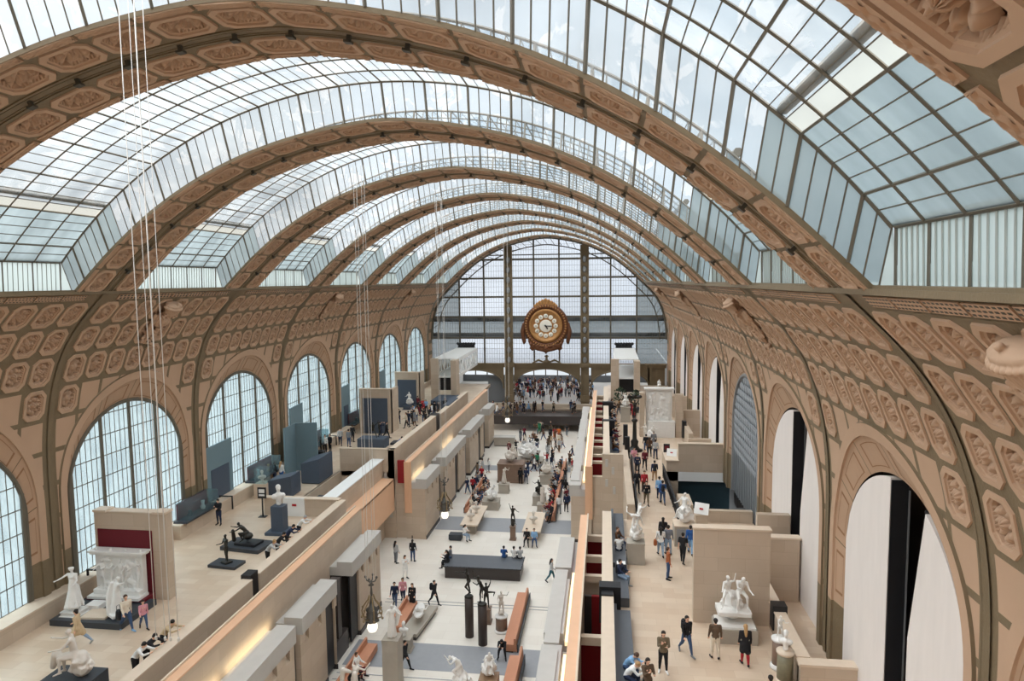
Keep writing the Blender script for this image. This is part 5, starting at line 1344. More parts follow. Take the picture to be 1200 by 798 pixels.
# white bridges at the far corners
def bridge(x0, x1, k):
    m = MB(); y0, y1 = 85, 98.5
    m.box(x0 - .5, x0 + .5, y0 - .2, y0 + .4, Z, 11.4, 0); m.box(x1 - .6, x1 + .1, y0 - 1.5, y0 + .4, Z, 11.3, 0)
    m.box(x0, x1, y0, y1, 11.3, 11.42, 1); m.box(x0, x1, y0, y1, 8.9, 9.05, 1)
    for xs in (x0 + .05, x1 - .05):
        m.box(xs - .08, xs + .08, y0, y1, 10.95, 11.3, 1); m.box(xs - .08, xs + .08, y0, y1, 9.05, 9.3, 1)
        for i in range(9):
            y = y0 + (y1 - y0) * i / 8; m.box(xs - .07, xs + .07, y - .12, y + .12, 9.0, 11.3, 1)
            if i < 8: m.tube([(xs, y, 9.2 if i % 2 else 11.1), (xs, y + (y1 - y0) / 8, 11.1 if i % 2 else 9.2)], .09, 4, 1, True, False)
    for i in range(20): m.box(x0, x1, y0 + .3 + i * .66, y0 + .42 + i * .66, 11.42, 11.5, 1)
    m.box(x0 + .3, x1 - .3, y1 - .6, y1 - .2, 11.5, 12.2, 2)
    for i in range(7): m.ell((x0 + .3 + (x1 - x0 - .6) * i / 6, y1 - .7, 12.1), .22, n=8, k=6, m=2)
    m.box(x0 + .2, x1 - .2, y0 + .6, y0 + .7, 7.2, 9.0, 2)
    struct('wall_bridge' if k == 0 else 'wall_bridge.001', m, ['stone', 'white', 'black'])
bridge(-13.0, -10.0, 0); bridge(9.9, 12.8, 1)
m = MB(); m.box(-12.2, -9.6, 79.5, 83.8, Z, 6.9); m.box(-9.4, -8.7, 74, 79, Z + .6, 7.4); struct('wall_counter', m, ['slate'])
# ------------------------------------------------------------------ balcony and stairs below the clock
m = MB(); m.box(-8.6, 8.6, 99.5, 100, 1.9, 3.0, 0); m.box(-8.6, 8.6, 94.5, 99.9, 1.55, 2.0, 1); m.box(-8.6, 8.6, 94.4, 94.5, .95, 2.2, 1); m.box(-8.6, 8.6, 99.4, DEND, 2.2, 2.4, 0)
struct('floor_balcony', m, ['stone', 'darkband'])
m = MB(); m.box(-8.5, 9, 101.2, 101.6, 0, 1.9, 0)
for x in (-2.0, 5.2): m.box(x - .3, x + .3, 97, 97.6, 0, 1.6, 1)
m.box(6.0, 8.0, 96, 96.2, 0, 1.6, 2)
struct('wall_under_balcony', m, ['stone', 'plate', 'wood'])
t = thing('info_desk', 'pale information desk left of the far aisle below the balcony', 'desk', (-4.2, 86, 0)); MB().cbox((0, 0, .6), (2.6, 1.2, 1.0)).build('counter', 'greyped', t); MB().cbox((0, 0, 1.14), (2.8, 1.4, .08)).build('top', 'cap', t); MB().cbox((0, 0, .05), (2.5, 1.1, .1)).build('plinth', 'black', t)
# ------------------------------------------------------------------ right terrace
t = thing('statue_base', 'grey block base under the white marble couple', 'pedestal', (14.25, 29.55, Z)); MB().cbox((0, 0, .32), (1.75, 1.25, .64)).build('block', 'greyped', t); MB().cbox((0, 0, .68), (1.6, 1.1, .08)).build('cap', 'marble', t)
m = MB(); rocks(m, (0, .28, 0), .52, .8, 2, 11)
J = skeleton(1.85, sit=.95, lean=14, bend=10, hips=((80, 6), (70, 16)), knees=(80, 70), arms=((30, 10), (50, 10)), elbows=(50, 60), head=(18, -35), twist=-25); k = len(m.v); nude(m, J); at(m, (.28, .05, 0), R(12), 1, k)
J = skeleton(1.7, sit=.95, lean=10, bend=8, hips=((85, 6), (75, 10)), knees=(85, 75), arms=((120, 20), (40, 10)), elbows=(60, 50), head=(-8, 40), twist=30); k = len(m.v); nude(m, J, True); at(m, (-.25, .0, 0), R(-8), 1, k)
m.cbox((0, 0, .1), (1.4, .95, .2))
TS_('marble_couple', m, 'marble', 'white marble seated couple leaning together before the stone cross wall', 'statue', (14.2, 29.6, Z + .72), 0, .028)
round_pedestal('round_pedestal', .29, 1.25, 'brownped', 'marble', 'brown marble round pedestal of the small marble nude by the low wall', (15.6, 27.35, Z))
J = skeleton(.95, arms=((40, 20), (30, 20)), elbows=(80, 70), hips=((10, 4), (-4, 4)), lean=6); m = MB(); nude(m, J, True)
TS_('small_marble', m, 'marble', 'small white marble nude on the brown round pedestal', 'statue', (15.6, 27.35, Z + 1.25), R(20), .02)
round_pedestal('round_pedestal', .30, 1.3, 'greenped', 'stonecap', 'mottled green round pedestal of the marble bust at the lower right', (15.55, 26.3, Z))
m = MB(); bust(m, .72); TS_('marble_bust', m, 'marble', 'white marble head on the mottled green round pedestal', 'bust', (15.55, 26.3, Z + 1.3), R(-20), .02)
pedestal('grey_pedestal', .95, .85, 1.2, 'greyped', 'grey stone pedestal of the twisted marble by the dark bench', (10.35, 37.2, Z), base=.02, cap=.02)
J = skeleton(1.75, lean=28, bend=30, hips=((60, 10), (10, 10)), knees=(90, 30), arms=((100, 40), (130, 30)), elbows=(90, 100), head=(30, 20)); m = MB(); nude(m, J); rocks(m, (0, .1, 0), .4, .6); J = skeleton(1.3, lean=20, hips=((40, 10), (20, 10)), arms=((120, 30), (100, 30)), elbows=(60, 60)); k = len(m.v); nude(m, J); at(m, (.1, .15, .55), R(150), 1, k)
TS_('twisted_marble', m, 'marble', 'white marble twisted bodies on the grey pedestal by the dark bench', 'statue', (10.35, 37.2, Z + 1.2), R(-20), .028)
t = thing('framed_pedestal', 'grey panelled pedestal of the seated marble at the end of the railing', 'pedestal', (13.3, 40.2, Z)); MB().cbox((0, 0, .6), (1.2, 1.1, 1.2)).build('block', 'greyped', t); MB().cbox((0, -.56, .58), (.95, .03, .95)).build('panel', 'plate', t); MB().cbox((0, 0, 1.22), (1.26, 1.16, .06)).build('cap', 'stonecap', t)
J = skeleton(1.75, sit=.62, lean=-6, hips=((80, 10), (60, 20)), knees=(85, 50), arms=((-10, 30), (30, 25)), elbows=(40, 50), head=(0, -25)); m = MB(); nude(m, J, True); rocks(m, (0, .1, 0), .5, .62)
TS_('seated_statue', m, 'marble', 'white seated marble figure on the grey panelled pedestal by the railing', 'statue', (13.3, 40.2, Z + 1.25), R(-40), .03)
def placard(x, y, z, rz, label, w=.9, h=.7, col='label'):
    t = thing('information_card', label, 'sign', (x, y, z), rz); MB().cbox((0, 0, h / 2), (w, .04, h), rx=R(-20)).build('card', col, t); MB().cbox((0, -.06, h * .5), (w * .25, .03, h * .16), rx=R(-20)).build('print', 'redink', t)
    MB().cbox((0, .12, .1), (.3, .2, .2)).build('foot', 'plate', t)
pedestal('stone_post', .75, .7, 1.05, 'stone', 'stone post holding the slanted white card by the seated marble', (14.6, 42.6, Z), base=.0, cap=.03); placard(14.6, 42.4, Z + 1.06, R(-25), 'white slanted card with a red mark on the stone post')
placard(14.0, 55.2, 6.985 + 0, R(-20), 'white slanted card on the far stone wall of the stair well', .8, .6)
t = thing('info_lectern', 'dark narrow notice board on the stone wall beside the slanted white card', 'sign', (13.7, 56.4, 6.99)); MB().cbox((0, 0, .35), (.5, .08, .7)).build('board', 'black', t); MB().cbox((0, -.05, .4), (.34, .02, .3)).build('notice', 'maroon', t)
for k, (y, lab) in enumerate(((59.6, 'black square information column nearest the lamp post'), (64.6, 'black square information column behind the first one'))):
    t = thing('info_column', lab, 'column', (10.6, y, Z)); MB().cbox((0, 0, .95), (.42, .42, 1.9)).build('shaft', 'black', t); MB().cbox((0, 0, .04), (.5, .5, .08)).build('base', 'charcoal', t)
t = thing('torchere', 'tall dark bronze candelabrum with a figure stem on the right terrace', 'candelabrum', (11.35, 62.2, Z)); 
MB().lathe([(.75, 0), (.75, .12), (.5, .2), (.3, .5), (.36, .9), (.2, 1.1), (.16, 2.6), (.3, 2.8), (.2, 2.95)], n=16).build('base', 'bronze', t)
J = skeleton(1.8, arms=((160, 30), (160, 30)), elbows=(20, 20)); m = MB(); nude(m, J, True); at(m, (0, 0, 2.9)); m.chain([(-.5, 0, 5.0), (0, 0, 4.9), (.5, 0, 5.0)], [.16, .1, .16]); m.ell((0, 0, 5.05), .2); m.organic('figure_stem', 'bronze', t, .03, 2)
t = thing('white_relief', 'monumental white plaster gate relief between stone flanks on the right terrace', 'relief', (14.0, 68.2, Z))
MB().cbox((0, .4, 2.35), (2.5, .7, 4.7)).build('slab', 'marble', t); m = MB(); m.cbox((0, .3, 4.78), (2.9, 1.0, .16)); m.build('cornice', 'marble', t)
m = MB(); q = random.Random(9)
for i in range(40): m.ell((q.uniform(-1, 1), .05, q.uniform(1.6, 4.4)), (q.uniform(.1, .2), .14, q.uniform(.12, .3)))
for i in range(8): J = skeleton(q.uniform(.8, 1.2), lean=q.uniform(-20, 40), hips=((q.uniform(0, 60), 20), (q.uniform(-20, 40), 20)), knees=(40, 60), arms=((q.uniform(0, 160), 40), (q.uniform(0, 160), 40))); k = len(m.v); nude(m, J); at(m, (q.uniform(-.8, .8), 0, q.uniform(1.6, 3.3)), q.uniform(0, 6), 1, k)
m.cbox((0, .1, 3), (2.2, .2, 3)); m.organic('carved_figures', 'marble', t, .045, 2)
MB().cbox((.2, -.1, .8), (2.6, .9, 1.6)).build('base', 'marble', t)
J = skeleton(1.2, sit=.3, lean=10, hips=((80, 10), (80, 10)), knees=(80, 80)); m = MB(); nude(m, J); at(m, (0, .3, 4.86)); m.organic('crest_figure', 'marble', t, .04, 2)
m = MB(); m.box(12.1, 12.55, 67.8, 69.0, Z, 10.0); struct('wall_relief_flank', m, ['stone']); m = MB(); m.box(15.55, 16.3, 67.8, 68.5, Z, 9.9); struct('wall_relief_flank.001', m, ['stone'])
J = skeleton(1.7, sit=.5, lean=30, hips=((85, 8), (70, 10)), knees=(90, 80), arms=((60, 10), (60, 20)), elbows=(60, 70)); m = MB(); nude(m, J); rocks(m, (0, .1, 0), .5, .5)
TS_('kneeling_marble', m, 'marble', 'white marble kneeling figure at the foot of the gate relief', 'statue', (13.1, 66.4, Z), R(40), .035)
J = skeleton(1.75, arms=((30, 20), (60, 30)), elbows=(40, 50), hips=((20, 8), (-10, 6))); m = MB(); nude(m, J); TS_('plaster_walker', m, 'plaster', 'beige standing figure on the floor left of the gate relief', 'statue', (12.5, 66.0, Z), R(-40), .03)
pedestal('grey_pedestal', 1.0, .95, 1.7, 'greyped', 'grey pedestal of the white figure far up the right terrace', (10.9, 75.2, Z), base=.02)
J = skeleton(1.6, sit=.45, lean=12, hips=((80, 10), (80, 10)), knees=(90, 90), arms=((40, 20), (120, 30)), elbows=(60, 70)); m = MB(); nude(m, J, True); rocks(m, (0, .1, 0), .42, .5)
TS_('seated_statue', m, 'marble', 'white seated figure on the grey pedestal far up the right terrace', 'statue', (10.9, 75.2, Z + 1.7), R(-20), .035)
for k, (x, y, lab) in enumerate(((10.5, 82.6, 'dark green potted shrub near the right white bridge'), (12.3, 80.6, 'dark green potted shrub beside the stone post of the right bridge'))):
    t = thing('potted_shrub', lab, 'plant', (x, y, Z)); MB().lathe([(.3, 0), (.42, .6), (.4, .6)], n=14).build('pot', 'charcoal', t); m = MB(); q = random.Random(k)
    for i in range(160):
        a, b_ = q.uniform(0, 6.3), q.uniform(-.4, 1.5); r = q.uniform(.3, .9); c = Vector((r * math.cos(a) * math.cos(b_), r * math.sin(a) * math.cos(b_), 1.5 + 1.1 * math.sin(b_))); u = Vector((q.uniform(-1, 1), q.uniform(-1, 1), q.uniform(-1, 1))).normalized() * .2; w = u.cross(Vector((q.uniform(-1, 1), q.uniform(-1, 1), 1))).normalized() * .08
        m.add([c - u, c + w, c + u, c - w], [(0, 1, 2, 3)])
    m.build('foliage', 'leaf', t)
def railing(pts, label):
    t = thing('railing', label, 'railing', (*pts[0], Z)); L = Vector((*pts[1], 0)) - Vector((*pts[0], 0)); n = int(L.length / .22)
    m = MB(); m.tube([(0, 0, 1.05), L + Vector((0, 0, 1.05))], .05, 6); m.build('handrail', 'black', t)
    m = MB(); m.tube([(0, 0, .12), L + Vector((0, 0, .12))], .03, 6); m.tube([(0, 0, .85), L + Vector((0, 0, .85))], .025, 6); m.build('lower_rail', 'black', t)
    m = MB()
    for i in range(n + 1): p = L * i / n; m.tube([p + Vector((0, 0, .12)), p + Vector((0, 0, .85))], .014, 4)
    m.build('balusters', 'black', t)
    for i in range(0, n + 1, max(1, n // 6)): p = L * i / n; m = MB(); m.tube([p, p + Vector((0, 0, 1.05))], .035, 6); m.build('post', 'black', t)
railing(((10.75, 44.2), (10.85, 58.4)), 'black railing on the left of the terrace walkway'); railing(((13.35, 43.2), (13.2, 54.0)), 'black railing on the right of the terrace walkway above the stair well')
t = thing('sign_box', 'dark boxed panel with white card on the bench by the sloping parapet end', 'sign', (9.5, 34.6, Z)); MB().cbox((0, .25, .45), (.55, .5, .9)).build('box', 'charcoal', t); MB().cbox((0, .2, .93), (.45, .4, .03)).build('card', 'label', t)
# ------------------------------------------------------------------ people
_cm = {}
def cloth(c, rough=.85):
    k = (tuple(c), rough)
    if k not in _cm: _cm[k] = mat('cloth_%d_%d_%d' % tuple(c), c, rough, var=.12, scale=9)
    return _cm[k]
COL = dict(beige=(200, 176, 142), cream=(222, 210, 192), white=(232, 232, 230), black=(30, 30, 34), grey=(120, 124, 130), lgrey=(176, 178, 180), navy=(36, 46, 72), jean=(62, 84, 118), ljean=(142, 164, 188),
    blue=(44, 88, 150), lblue=(130, 170, 208), red=(168, 40, 48), pink=(214, 150, 160), orange=(206, 110, 50), rust=(168, 96, 58), olive=(112, 98, 78), khaki=(96, 78, 62), green=(50, 130, 92), brown=(92, 64, 46), tan=(176, 140, 104), maroon=(104, 32, 44),
    blond=(176, 140, 96), dark=(34, 26, 22), hbrown=(74, 50, 34), ghair=(150, 146, 140), teal=(40, 92, 104), check=(112, 116, 126), yellow=(220, 180, 80), purple=(96, 66, 120))
SKIN = [(226, 180, 152), (206, 158, 126), (178, 126, 96), (140, 96, 70), (232, 192, 168)]
def make_person(fem=False, garment='shirt', sleeve=1.0, lhair=False, **pose):
    J = skeleton(1.7, **pose)
    m = MB(); nude(m, J, fem); body = m.organic('person', cloth(SKIN[0], .6), None, .0125, 3)
    m = MB(); add_body(m, J, fem, 1.1)
    for i in (0, 1): add_arm(m, J, i, 1.26, sleeve) if sleeve > .2 else m.limb(J['sh%d' % i], J['el%d' % i].lerp(J['sh%d' % i], .3), .043 * 1.7, .04 * 1.7)
    if garment in ('coat', 'dress'):
        f = .75 if garment == 'coat' else 1.0
        for i in (0, 1):
            h, k = J['hip%d' % i], J['knee%d' % i]; m.limb(J['waist'], h + (k - h) * f, .075 * 1.7, (.075 if garment == 'coat' else .07) * 1.7, 12); m.limb(h, h + (k - h) * f, .075 * 1.7, .074 * 1.7, 12)
        m.limb(J['waist'], (J['hip0'] + J['hip1'] + J['knee0'] + J['knee1']) / 4, .075 * 1.7, .10 * 1.7, 12)
    n = J['neck']; m.organic({'coat': 'coat', 'dress': 'dress'}.get(garment, 'top'), cloth(COL['grey']), body, .019, 2)
    m = MB(); m.limb(J['pelvis'] + Vector((.05, 0, -.01)), J['pelvis'] - Vector((.05, 0, .01)), .125, .125, 12); m.limb(J['pelvis'], J['waist'], .128, .118 if not fem else .104, 12)
    for i in (0, 1): add_leg(m, J, i, 1.17 if garment != 'flare' else 1.2, .97)
    m.organic('trousers', cloth(COL['jean']), body, .019, 2)
    for i in (0, 1): m = MB(); add_foot(m, J, i, 1.25); m.organic('shoe', cloth(COL['black']), body, .014, 1)
    m = MB(); hair_on(m, J, lhair); m.organic('hair', cloth(COL['dark']), body, .016, 2)
    m = MB(); h, hu, fc = J['head'], J['hu'], J['face']; fc = (fc - hu * fc.dot(hu)).normalized(); sd = hu.cross(fc)
    for s in (-1, 1): MB().ell(h + hu * .006 + fc * .087 + sd * s * .031, (.012, .012, .007), n=8, k=6).build('eye', 'black', body)
    return body
S0 = dict(hips=((5, 4), (-2, 4)), knees=(5, 5), arms=((4, 10), (2, 10)), elbows=(14, 18))
PROTO = {
 'stand': dict(**S0), 'standf': dict(fem=True, lhair=True, **S0), 'coatf': dict(fem=True, lhair=True, garment='coat', **S0),
 'phone': dict(hips=((4, 4), (-3, 4)), arms=((20, 6), (30, 4)), elbows=(80, 95), fore=(30, 35), head=(18, 0)),
 'phonef': dict(fem=True, lhair=True, hips=((4, 4), (-3, 4)), arms=((25, 6), (40, 4)), elbows=(85, 95), fore=(25, 30), head=(12, 0)),
 'photo': dict(hips=((3, 4), (-3, 4)), arms=((70, 12), (70, 12)), elbows=(70, 70), fore=(30, 30), head=(-8, 0)),
 'walk': dict(lean=4, hips=((26, 2), (-20, 2)), knees=(8, 22), arms=((-18, 8), (22, 8)), elbows=(14, 26)),
 'walkf': dict(fem=True, lhair=True, lean=4, hips=((22, 2), (-18, 2)), knees=(8, 20), arms=((-16, 8), (20, 8)), elbows=(20, 40)),
 'walkcoat': dict(fem=True, garment='coat', lean=5, hips=((30, 3), (-26, 3)), knees=(8, 22), arms=((-14, 8), (18, 8)), elbows=(20, 40)),
 'tights': dict(fem=True, lhair=True, garment='coat', hips=((10, 1), (-8, 1)), knees=(6, 10), arms=((4, 7), (2, 7)), elbows=(20, 14)),
 'tee': dict(sleeve=.1, lean=3, hips=((18, 2), (-16, 2)), knees=(8, 16), arms=((-12, 8), (14, 8)), elbows=(14, 20)),
 'dress': dict(fem=True, lhair=True, garment='dress', hips=((6, 2), (-4, 2)), knees=(5, 8), arms=((10, 6), (5, 6)), elbows=(50, 20)),
 'sit': dict(sit=.56, lean=-2, hips=((82, 6), (84, 8)), knees=(84, 88), arms=((30, 8), (34, 8)), elbows=(50, 46), fore=(15, 15), head=(6, 0)),
 'sitf': dict(fem=True, lhair=True, sit=.56, lean=6, hips=((84, 4), (86, 4)), knees=(80, 92), arms=((30, 6), (40, 6)), elbows=(70, 80), fore=(25, 25), head=(14, 20)),
 'sitlean': dict(sit=.56, lean=26, bend=14, hips=((82, 10), (84, 12)), knees=(86, 92), arms=((50, 4), (54, 4)), elbows=(60, 66), fore=(25, 25), head=(12, 0)),
 'lean': dict(lean=34, bend=8, hips=((-4, 6), (6, 6)), knees=(4, 12), arms=((62, 16), (62, 16)), elbows=(44, 44), fore=(30, 30), head=(-6, 10)),
 'leanback': dict(lean=-14, hips=((18, 4), (26, 4)), knees=(4, 10), arms=((10, 8), (24, 8)), elbows=(40, 60), head=(16, 0)),
}
_used = {}
def person(key, x, y, z, face, top, bot, hair, label, group=None, sc=1.0, shoes='black', skin=0):
    if key not in _used:
        _used[key] = make_person(**PROTO[key]); o = _used[key]; o.location = (x, y, z); o.rotation_euler = (0, 0, R(face)); o.scale = (sc,) * 3
    else: o = dup(_used[key], (x, y, z), R(face), scale=sc)
    tag(o, label, 'person')
    if group: o['group'] = group
    elif 'group' in o: del o['group']
    def setm(q, m): q.material_slots[0].link = 'OBJECT'; q.material_slots[0].material = m
    setm(o, cloth(SKIN[skin % 5], .6))
    for c in o.children:
        b = c.name.split('.')[0]
        if b in ('top', 'coat', 'dress'): setm(c, cloth(COL[top]))
        elif b == 'trousers': setm(c, cloth(COL[bot]))
        elif b == 'shoe': setm(c, cloth(COL[shoes]))
        elif b == 'hair': setm(c, cloth(COL[hair], .6))
    return o
_bp = None
def backpack(x, y, z, face, col, label):
    """worn on the back of a person standing at x, y"""
    a = R(face); bx, by = x - math.sin(a) * .19, y + math.cos(a) * .19
    t = thing('backpack', label, 'backpack', (bx, by, z + 1.0), a)
    m = MB(); m.limb((0, .05, .08), (0, .05, .34), .13, .12, 10); m.limb((0, .1, .08), (0, .1, .18), .1, .09, 10); o = m.organic('bag', cloth(COL[col]), t, .02, 2)
    m = MB()
    for s in (-1, 1): m.tube([(s * .09, -.02, .42), (s * .10, -.14, .46), (s * .1, -.33, .36), (s * .11, -.3, .12), (s * .1, -.04, .04)], .014, 5)
    m.build('straps', 'black', t)
person('walkcoat', -13.98, 25.61, 5.60, -80, 'beige', 'ljean', 'dark', 'person in a beige jacket and pale jeans striding past the dark platform', shoes='lgrey')
person('walk', -12.80, 27.06, 5.60, 60, 'cream', 'jean', 'hbrown', 'man in a cream sweater and jeans striding before the carved relief', shoes='lblue')
person('walkf', -12.13, 27.29, 5.60, 50, 'pink', 'jean', 'dark', 'child in a pink top walking beside the man in the cream sweater', sc=0.8)
person('phone', -16.21, 40.25, 5.60, 0, 'black', 'navy', 'dark', 'person in a black jacket looking at a phone alone near the window bench')
person('stand', -17.02, 49.43, 5.60, 150, 'black', 'navy', 'dark', 'person in dark clothes with a backpack beside one in a white shirt')
person('standf', -16.48, 49.49, 5.60, 160, 'white', 'blue', 'blond', 'person in a white shirt and blue jeans before the slate cabinets')
person('standf', -16.85, 58.81, 5.60, 10, 'white', 'black', 'dark', 'person in white top at the terrace edge above the slate cabinets')
person('stand', -16.50, 59.15, 5.60, -20, 'black', 'black', 'dark', 'person in all black at the terrace edge above the slate cabinets')
person('walk', -16.55, 61.74, 5.60, 20, 'lgrey', 'navy', 'dark', 'person in a pale shirt walking near the third window bench')
person('stand', -15.48, 61.20, 5.60, 175, 'grey', 'jean', 'dark', 'person in a grey jacket and jeans seen from behind near the bronze group')
person('stand', -15.88, 63.24, 5.60, 170, 'black', 'black', 'hbrown', 'person in black next to the one in the grey jacket')
person('photo', -13.61, 64.90, 5.60, 160, 'navy', 'navy', 'dark', 'person in navy taking a picture before the first stone niche')
person('walk', -13.01, 64.95, 5.60, 90, 'black', 'black', 'dark', 'person in black stepping past the first stone niche')
person('photo', -13.85, 71.84, 5.60, 200, 'black', 'navy', 'dark', 'person in black raising hands between the two stone niches')
person('walkf', -12.4, 69.9, 5.60, -60, 'cream', 'black', 'hbrown', 'person in a cream top walking between the two stone niches')
person('stand', -12.38, 70.63, 5.60, 170, 'navy', 'navy', 'dark', 'person in navy with a backpack past the first stone niche')
person('coatf', -12.33, 71.97, 5.60, -30, 'black', 'black', 'dark', 'person in a black coat beside the parapet past the first stone niche')
person('walk', -12.76, 76.72, 5.60, 170, 'black', 'black', 'dark', 'person in black walking toward the white seated figure')
person('stand', -14.0, 80.2, 5.60, 150, 'maroon', 'black', 'dark', 'person in maroon looking at the white seated figure in the niche')
person('lean', -9.77, 25.36, 5.60, 90, 'beige', 'black', 'dark', 'person in a beige top leaning on the left parapet, nearest the sloping black end')
person('lean', -9.77, 24.23, 5.60, 90, 'black', 'black', 'dark', 'person in black bending over the left parapet between two others')
person('lean', -9.77, 23.58, 5.60, 90, 'white', 'black', 'dark', 'person in a white shirt leaning on the left parapet, nearest the camera')
person('lean', -9.77, 35.48, 5.60, 90, 'black', 'black', 'dark', 'person in black leaning on the parapet beside the white child bust')
person('lean', -9.77, 36.68, 5.60, 90, 'navy', 'black', 'dark', 'person in navy leaning on the parapet just behind the white child bust')
person('lean', -9.77, 38.25, 5.60, 90, 'white', 'black', 'lgrey', 'person in white with a pale cap at the parapet before the cross wall')
person('lean', -9.77, 34.33, 5.60, 90, 'lgrey', 'black', 'blond', 'person in pale grey at the parapet beside the crouching bronze')
person('lean', -10.1, 59.30, 5.60, 90, 'blue', 'black', 'dark', 'person in blue slumped at the far left parapet past the bronze group')
person('lean', -10.1, 64.40, 5.60, 90, 'black', 'black', 'dark', 'person in black at the far left parapet near its dark end')
person('walk', -2.46, 42.14, 0.00, 60, 'black', 'black', 'dark', 'man in black with a backpack striding alone left of the bronze columns')
person('walk', -4.97, 41.62, 0.00, 10, 'navy', 'jean', 'dark', 'man in a blue jacket and jeans, left of three walking by the lantern')
person('walkf', -4.61, 42.26, 0.00, 10, 'pink', 'navy', 'hbrown', 'woman in a pink scarf between the blue jacket and the black dress')
person('dress', -3.72, 41.41, 0.00, 0, 'black', 'black', 'hbrown', 'woman in a long black dress, right of three walking by the lantern')
person('phonef', -5.53, 45.84, 0.00, 40, 'white', 'white', 'dark', 'woman all in white looking at her phone')
person('standf', -5.81, 48.81, 0.00, 180, 'black', 'jean', 'dark', 'woman with long dark hair, dark top and jeans seen from behind')
person('standf', -7.01, 48.37, 0.00, 150, 'lgrey', 'grey', 'dark', 'woman in grey trousers before the stone end of the far left block')
person('walkf', 4.92, 46.42, 0.00, 90, 'lgrey', 'teal', 'dark', 'woman in flared blue trousers walking right of the stage')
person('stand', -0.09, 69.40, 0.00, 180, 'black', 'black', 'dark', 'person in black, left of the pair standing beyond the lone white figure')
person('stand', 0.49, 69.46, 0.00, 175, 'navy', 'navy', 'dark', 'person in navy, right of the pair standing beyond the lone white figure')
person('walk', -4.48, 65.78, 0.00, 170, 'red', 'black', 'dark', 'person in a red top walking past the far left blocks')
person('stand', 4.52, 60.62, 0.00, 180, 'white', 'grey', 'dark', 'person in a white top standing behind the right long bench')
person('stand', 5.15, 61.15, 0.00, 175, 'navy', 'black', 'dark', 'person in dark blue behind the right long bench, next to the white top')
person('standf', 4.85, 65.62, 0.00, 180, 'black', 'lgrey', 'dark', 'person with dark hair and pale trousers farther along the right blocks')
person('leanback', 3.99, 58.35, 0.00, -60, 'black', 'black', 'dark', 'person in black propped against the end of the right long bench')
person('standf', 0.72, 75.02, 0.00, 180, 'grey', 'brown', 'hbrown', 'person in grey standing in the far aisle left of the green top')
person('stand', 1.03, 75.76, 0.00, 180, 'green', 'black', 'dark', 'person in a green top in the far aisle')
person('stand', -1.67, 77.34, 0.00, 0, 'olive', 'black', 'hbrown', 'person in olive beside the large white marble group')
person('stand', -1.28, 82.56, 0.00, 180, 'lgrey', 'lgrey', 'dark', 'person in pale grey in the middle of the far aisle')
person('standf', -0.37, 93.11, 0.00, 180, 'green', 'green', 'dark', 'person in a long green garment below the balcony')
person('walk', 2.01, 89.72, 0.00, 10, 'red', 'orange', 'dark', 'person in red in the far aisle below the balcony')
person('standf', 1.78, 85.45, 0.00, 170, 'beige', 'brown', 'hbrown', 'person in beige in the far aisle near the red one')
person('walk', 2.58, 89.76, 0.00, 180, 'orange', 'red', 'dark', 'person in orange in the far aisle next to the red one')
person('sit', 1.30, 48.12, 0.45, 180, 'blue', 'jean', 'dark', 'person in blue sitting on the back edge of the stage', shoes='white')
person('sit', 2.05, 48.12, 0.45, 170, 'white', 'grey', 'dark', 'person in white sitting in the middle on the back edge of the stage')
person('sit', 2.50, 48.10, 0.45, 200, 'lgrey', 'black', 'dark', 'person with a dark bag sitting at the right end of the stage edge')
person('sitf', -2.62, 46.90, 0.45, -90, 'black', 'black', 'dark', 'person in black sitting at the near left side of the stage')
person('sit', -2.62, 47.70, 0.45, -80, 'grey', 'jean', 'dark', 'person in grey sitting at the left side of the stage, the farther one')
person('sitlean', 2.95, 36.55, 0.05, 0, 'black', 'black', 'dark', 'person in black reading on the near end of the long terracotta bench', shoes='black')
person('sitlean', -4.55, 32.60, 0.05, 85, 'black', 'black', 'dark', 'person in black sitting on the bench behind the tall grey pedestal')
person('sit', -4.55, 33.60, 0.05, 80, 'white', 'maroon', 'hbrown', 'person in a white shirt sitting behind the tall grey pedestal')
person('walk', -2.20, 34.60, 0.00, 70, 'black', 'black', 'dark', 'person in black half hidden walking behind the tall grey pedestal')
person('sitf', -2.75, 53.30, 0.05, 60, 'white', 'ljean', 'dark', 'person in pale jeans sitting at the end of the left stone table')
person('sit', 2.45, 52.90, 0.05, 0, 'black', 'black', 'dark', 'person in black sitting under the near end of the right stone table')
person('sit', 3.05, 52.90, 0.05, 10, 'lblue', 'jean', 'hbrown', 'person in pale blue sitting under the near end of the right stone table')
person('tights', 14.27, 27.34, 5.60, 180, 'black', 'red', 'blond', 'woman in a black coat and red tights seen from behind')
person('stand', 13.16, 27.72, 5.60, 180, 'khaki', 'cream', 'dark', 'person in a brown jacket and cream trousers facing the marble couple')
person('walk', 12.02, 27.91, 5.60, 20, 'black', 'jean', 'dark', 'person in a black jacket and jeans walking towards the camera', shoes='grey')
person('phonef', 10.96, 26.47, 5.60, 0, 'olive', 'black', 'dark', 'woman in an olive jacket holding her arms folded', shoes='white')
person('stand', 11.93, 35.13, 5.60, 90, 'rust', 'jean', 'hbrown', 'person in a rust-orange jacket and jeans standing in profile', shoes='black')
person('tee', 12.91, 37.29, 5.60, 160, 'black', 'black', 'dark', 'person in a black printed shirt walking past the seated marble')
person('walkf', 11.78, 38.11, 5.60, 180, 'white', 'ljean', 'dark', 'woman with long dark hair, white top and pale jeans seen from behind')
person('stand', 12.23, 38.40, 5.60, 180, 'check', 'ljean', 'dark', 'person in a grey checked shirt beside the woman in the white top')
person('standf', 12.04, 39.64, 5.60, 170, 'black', 'black', 'dark', 'person in black just ahead of the checked shirt')
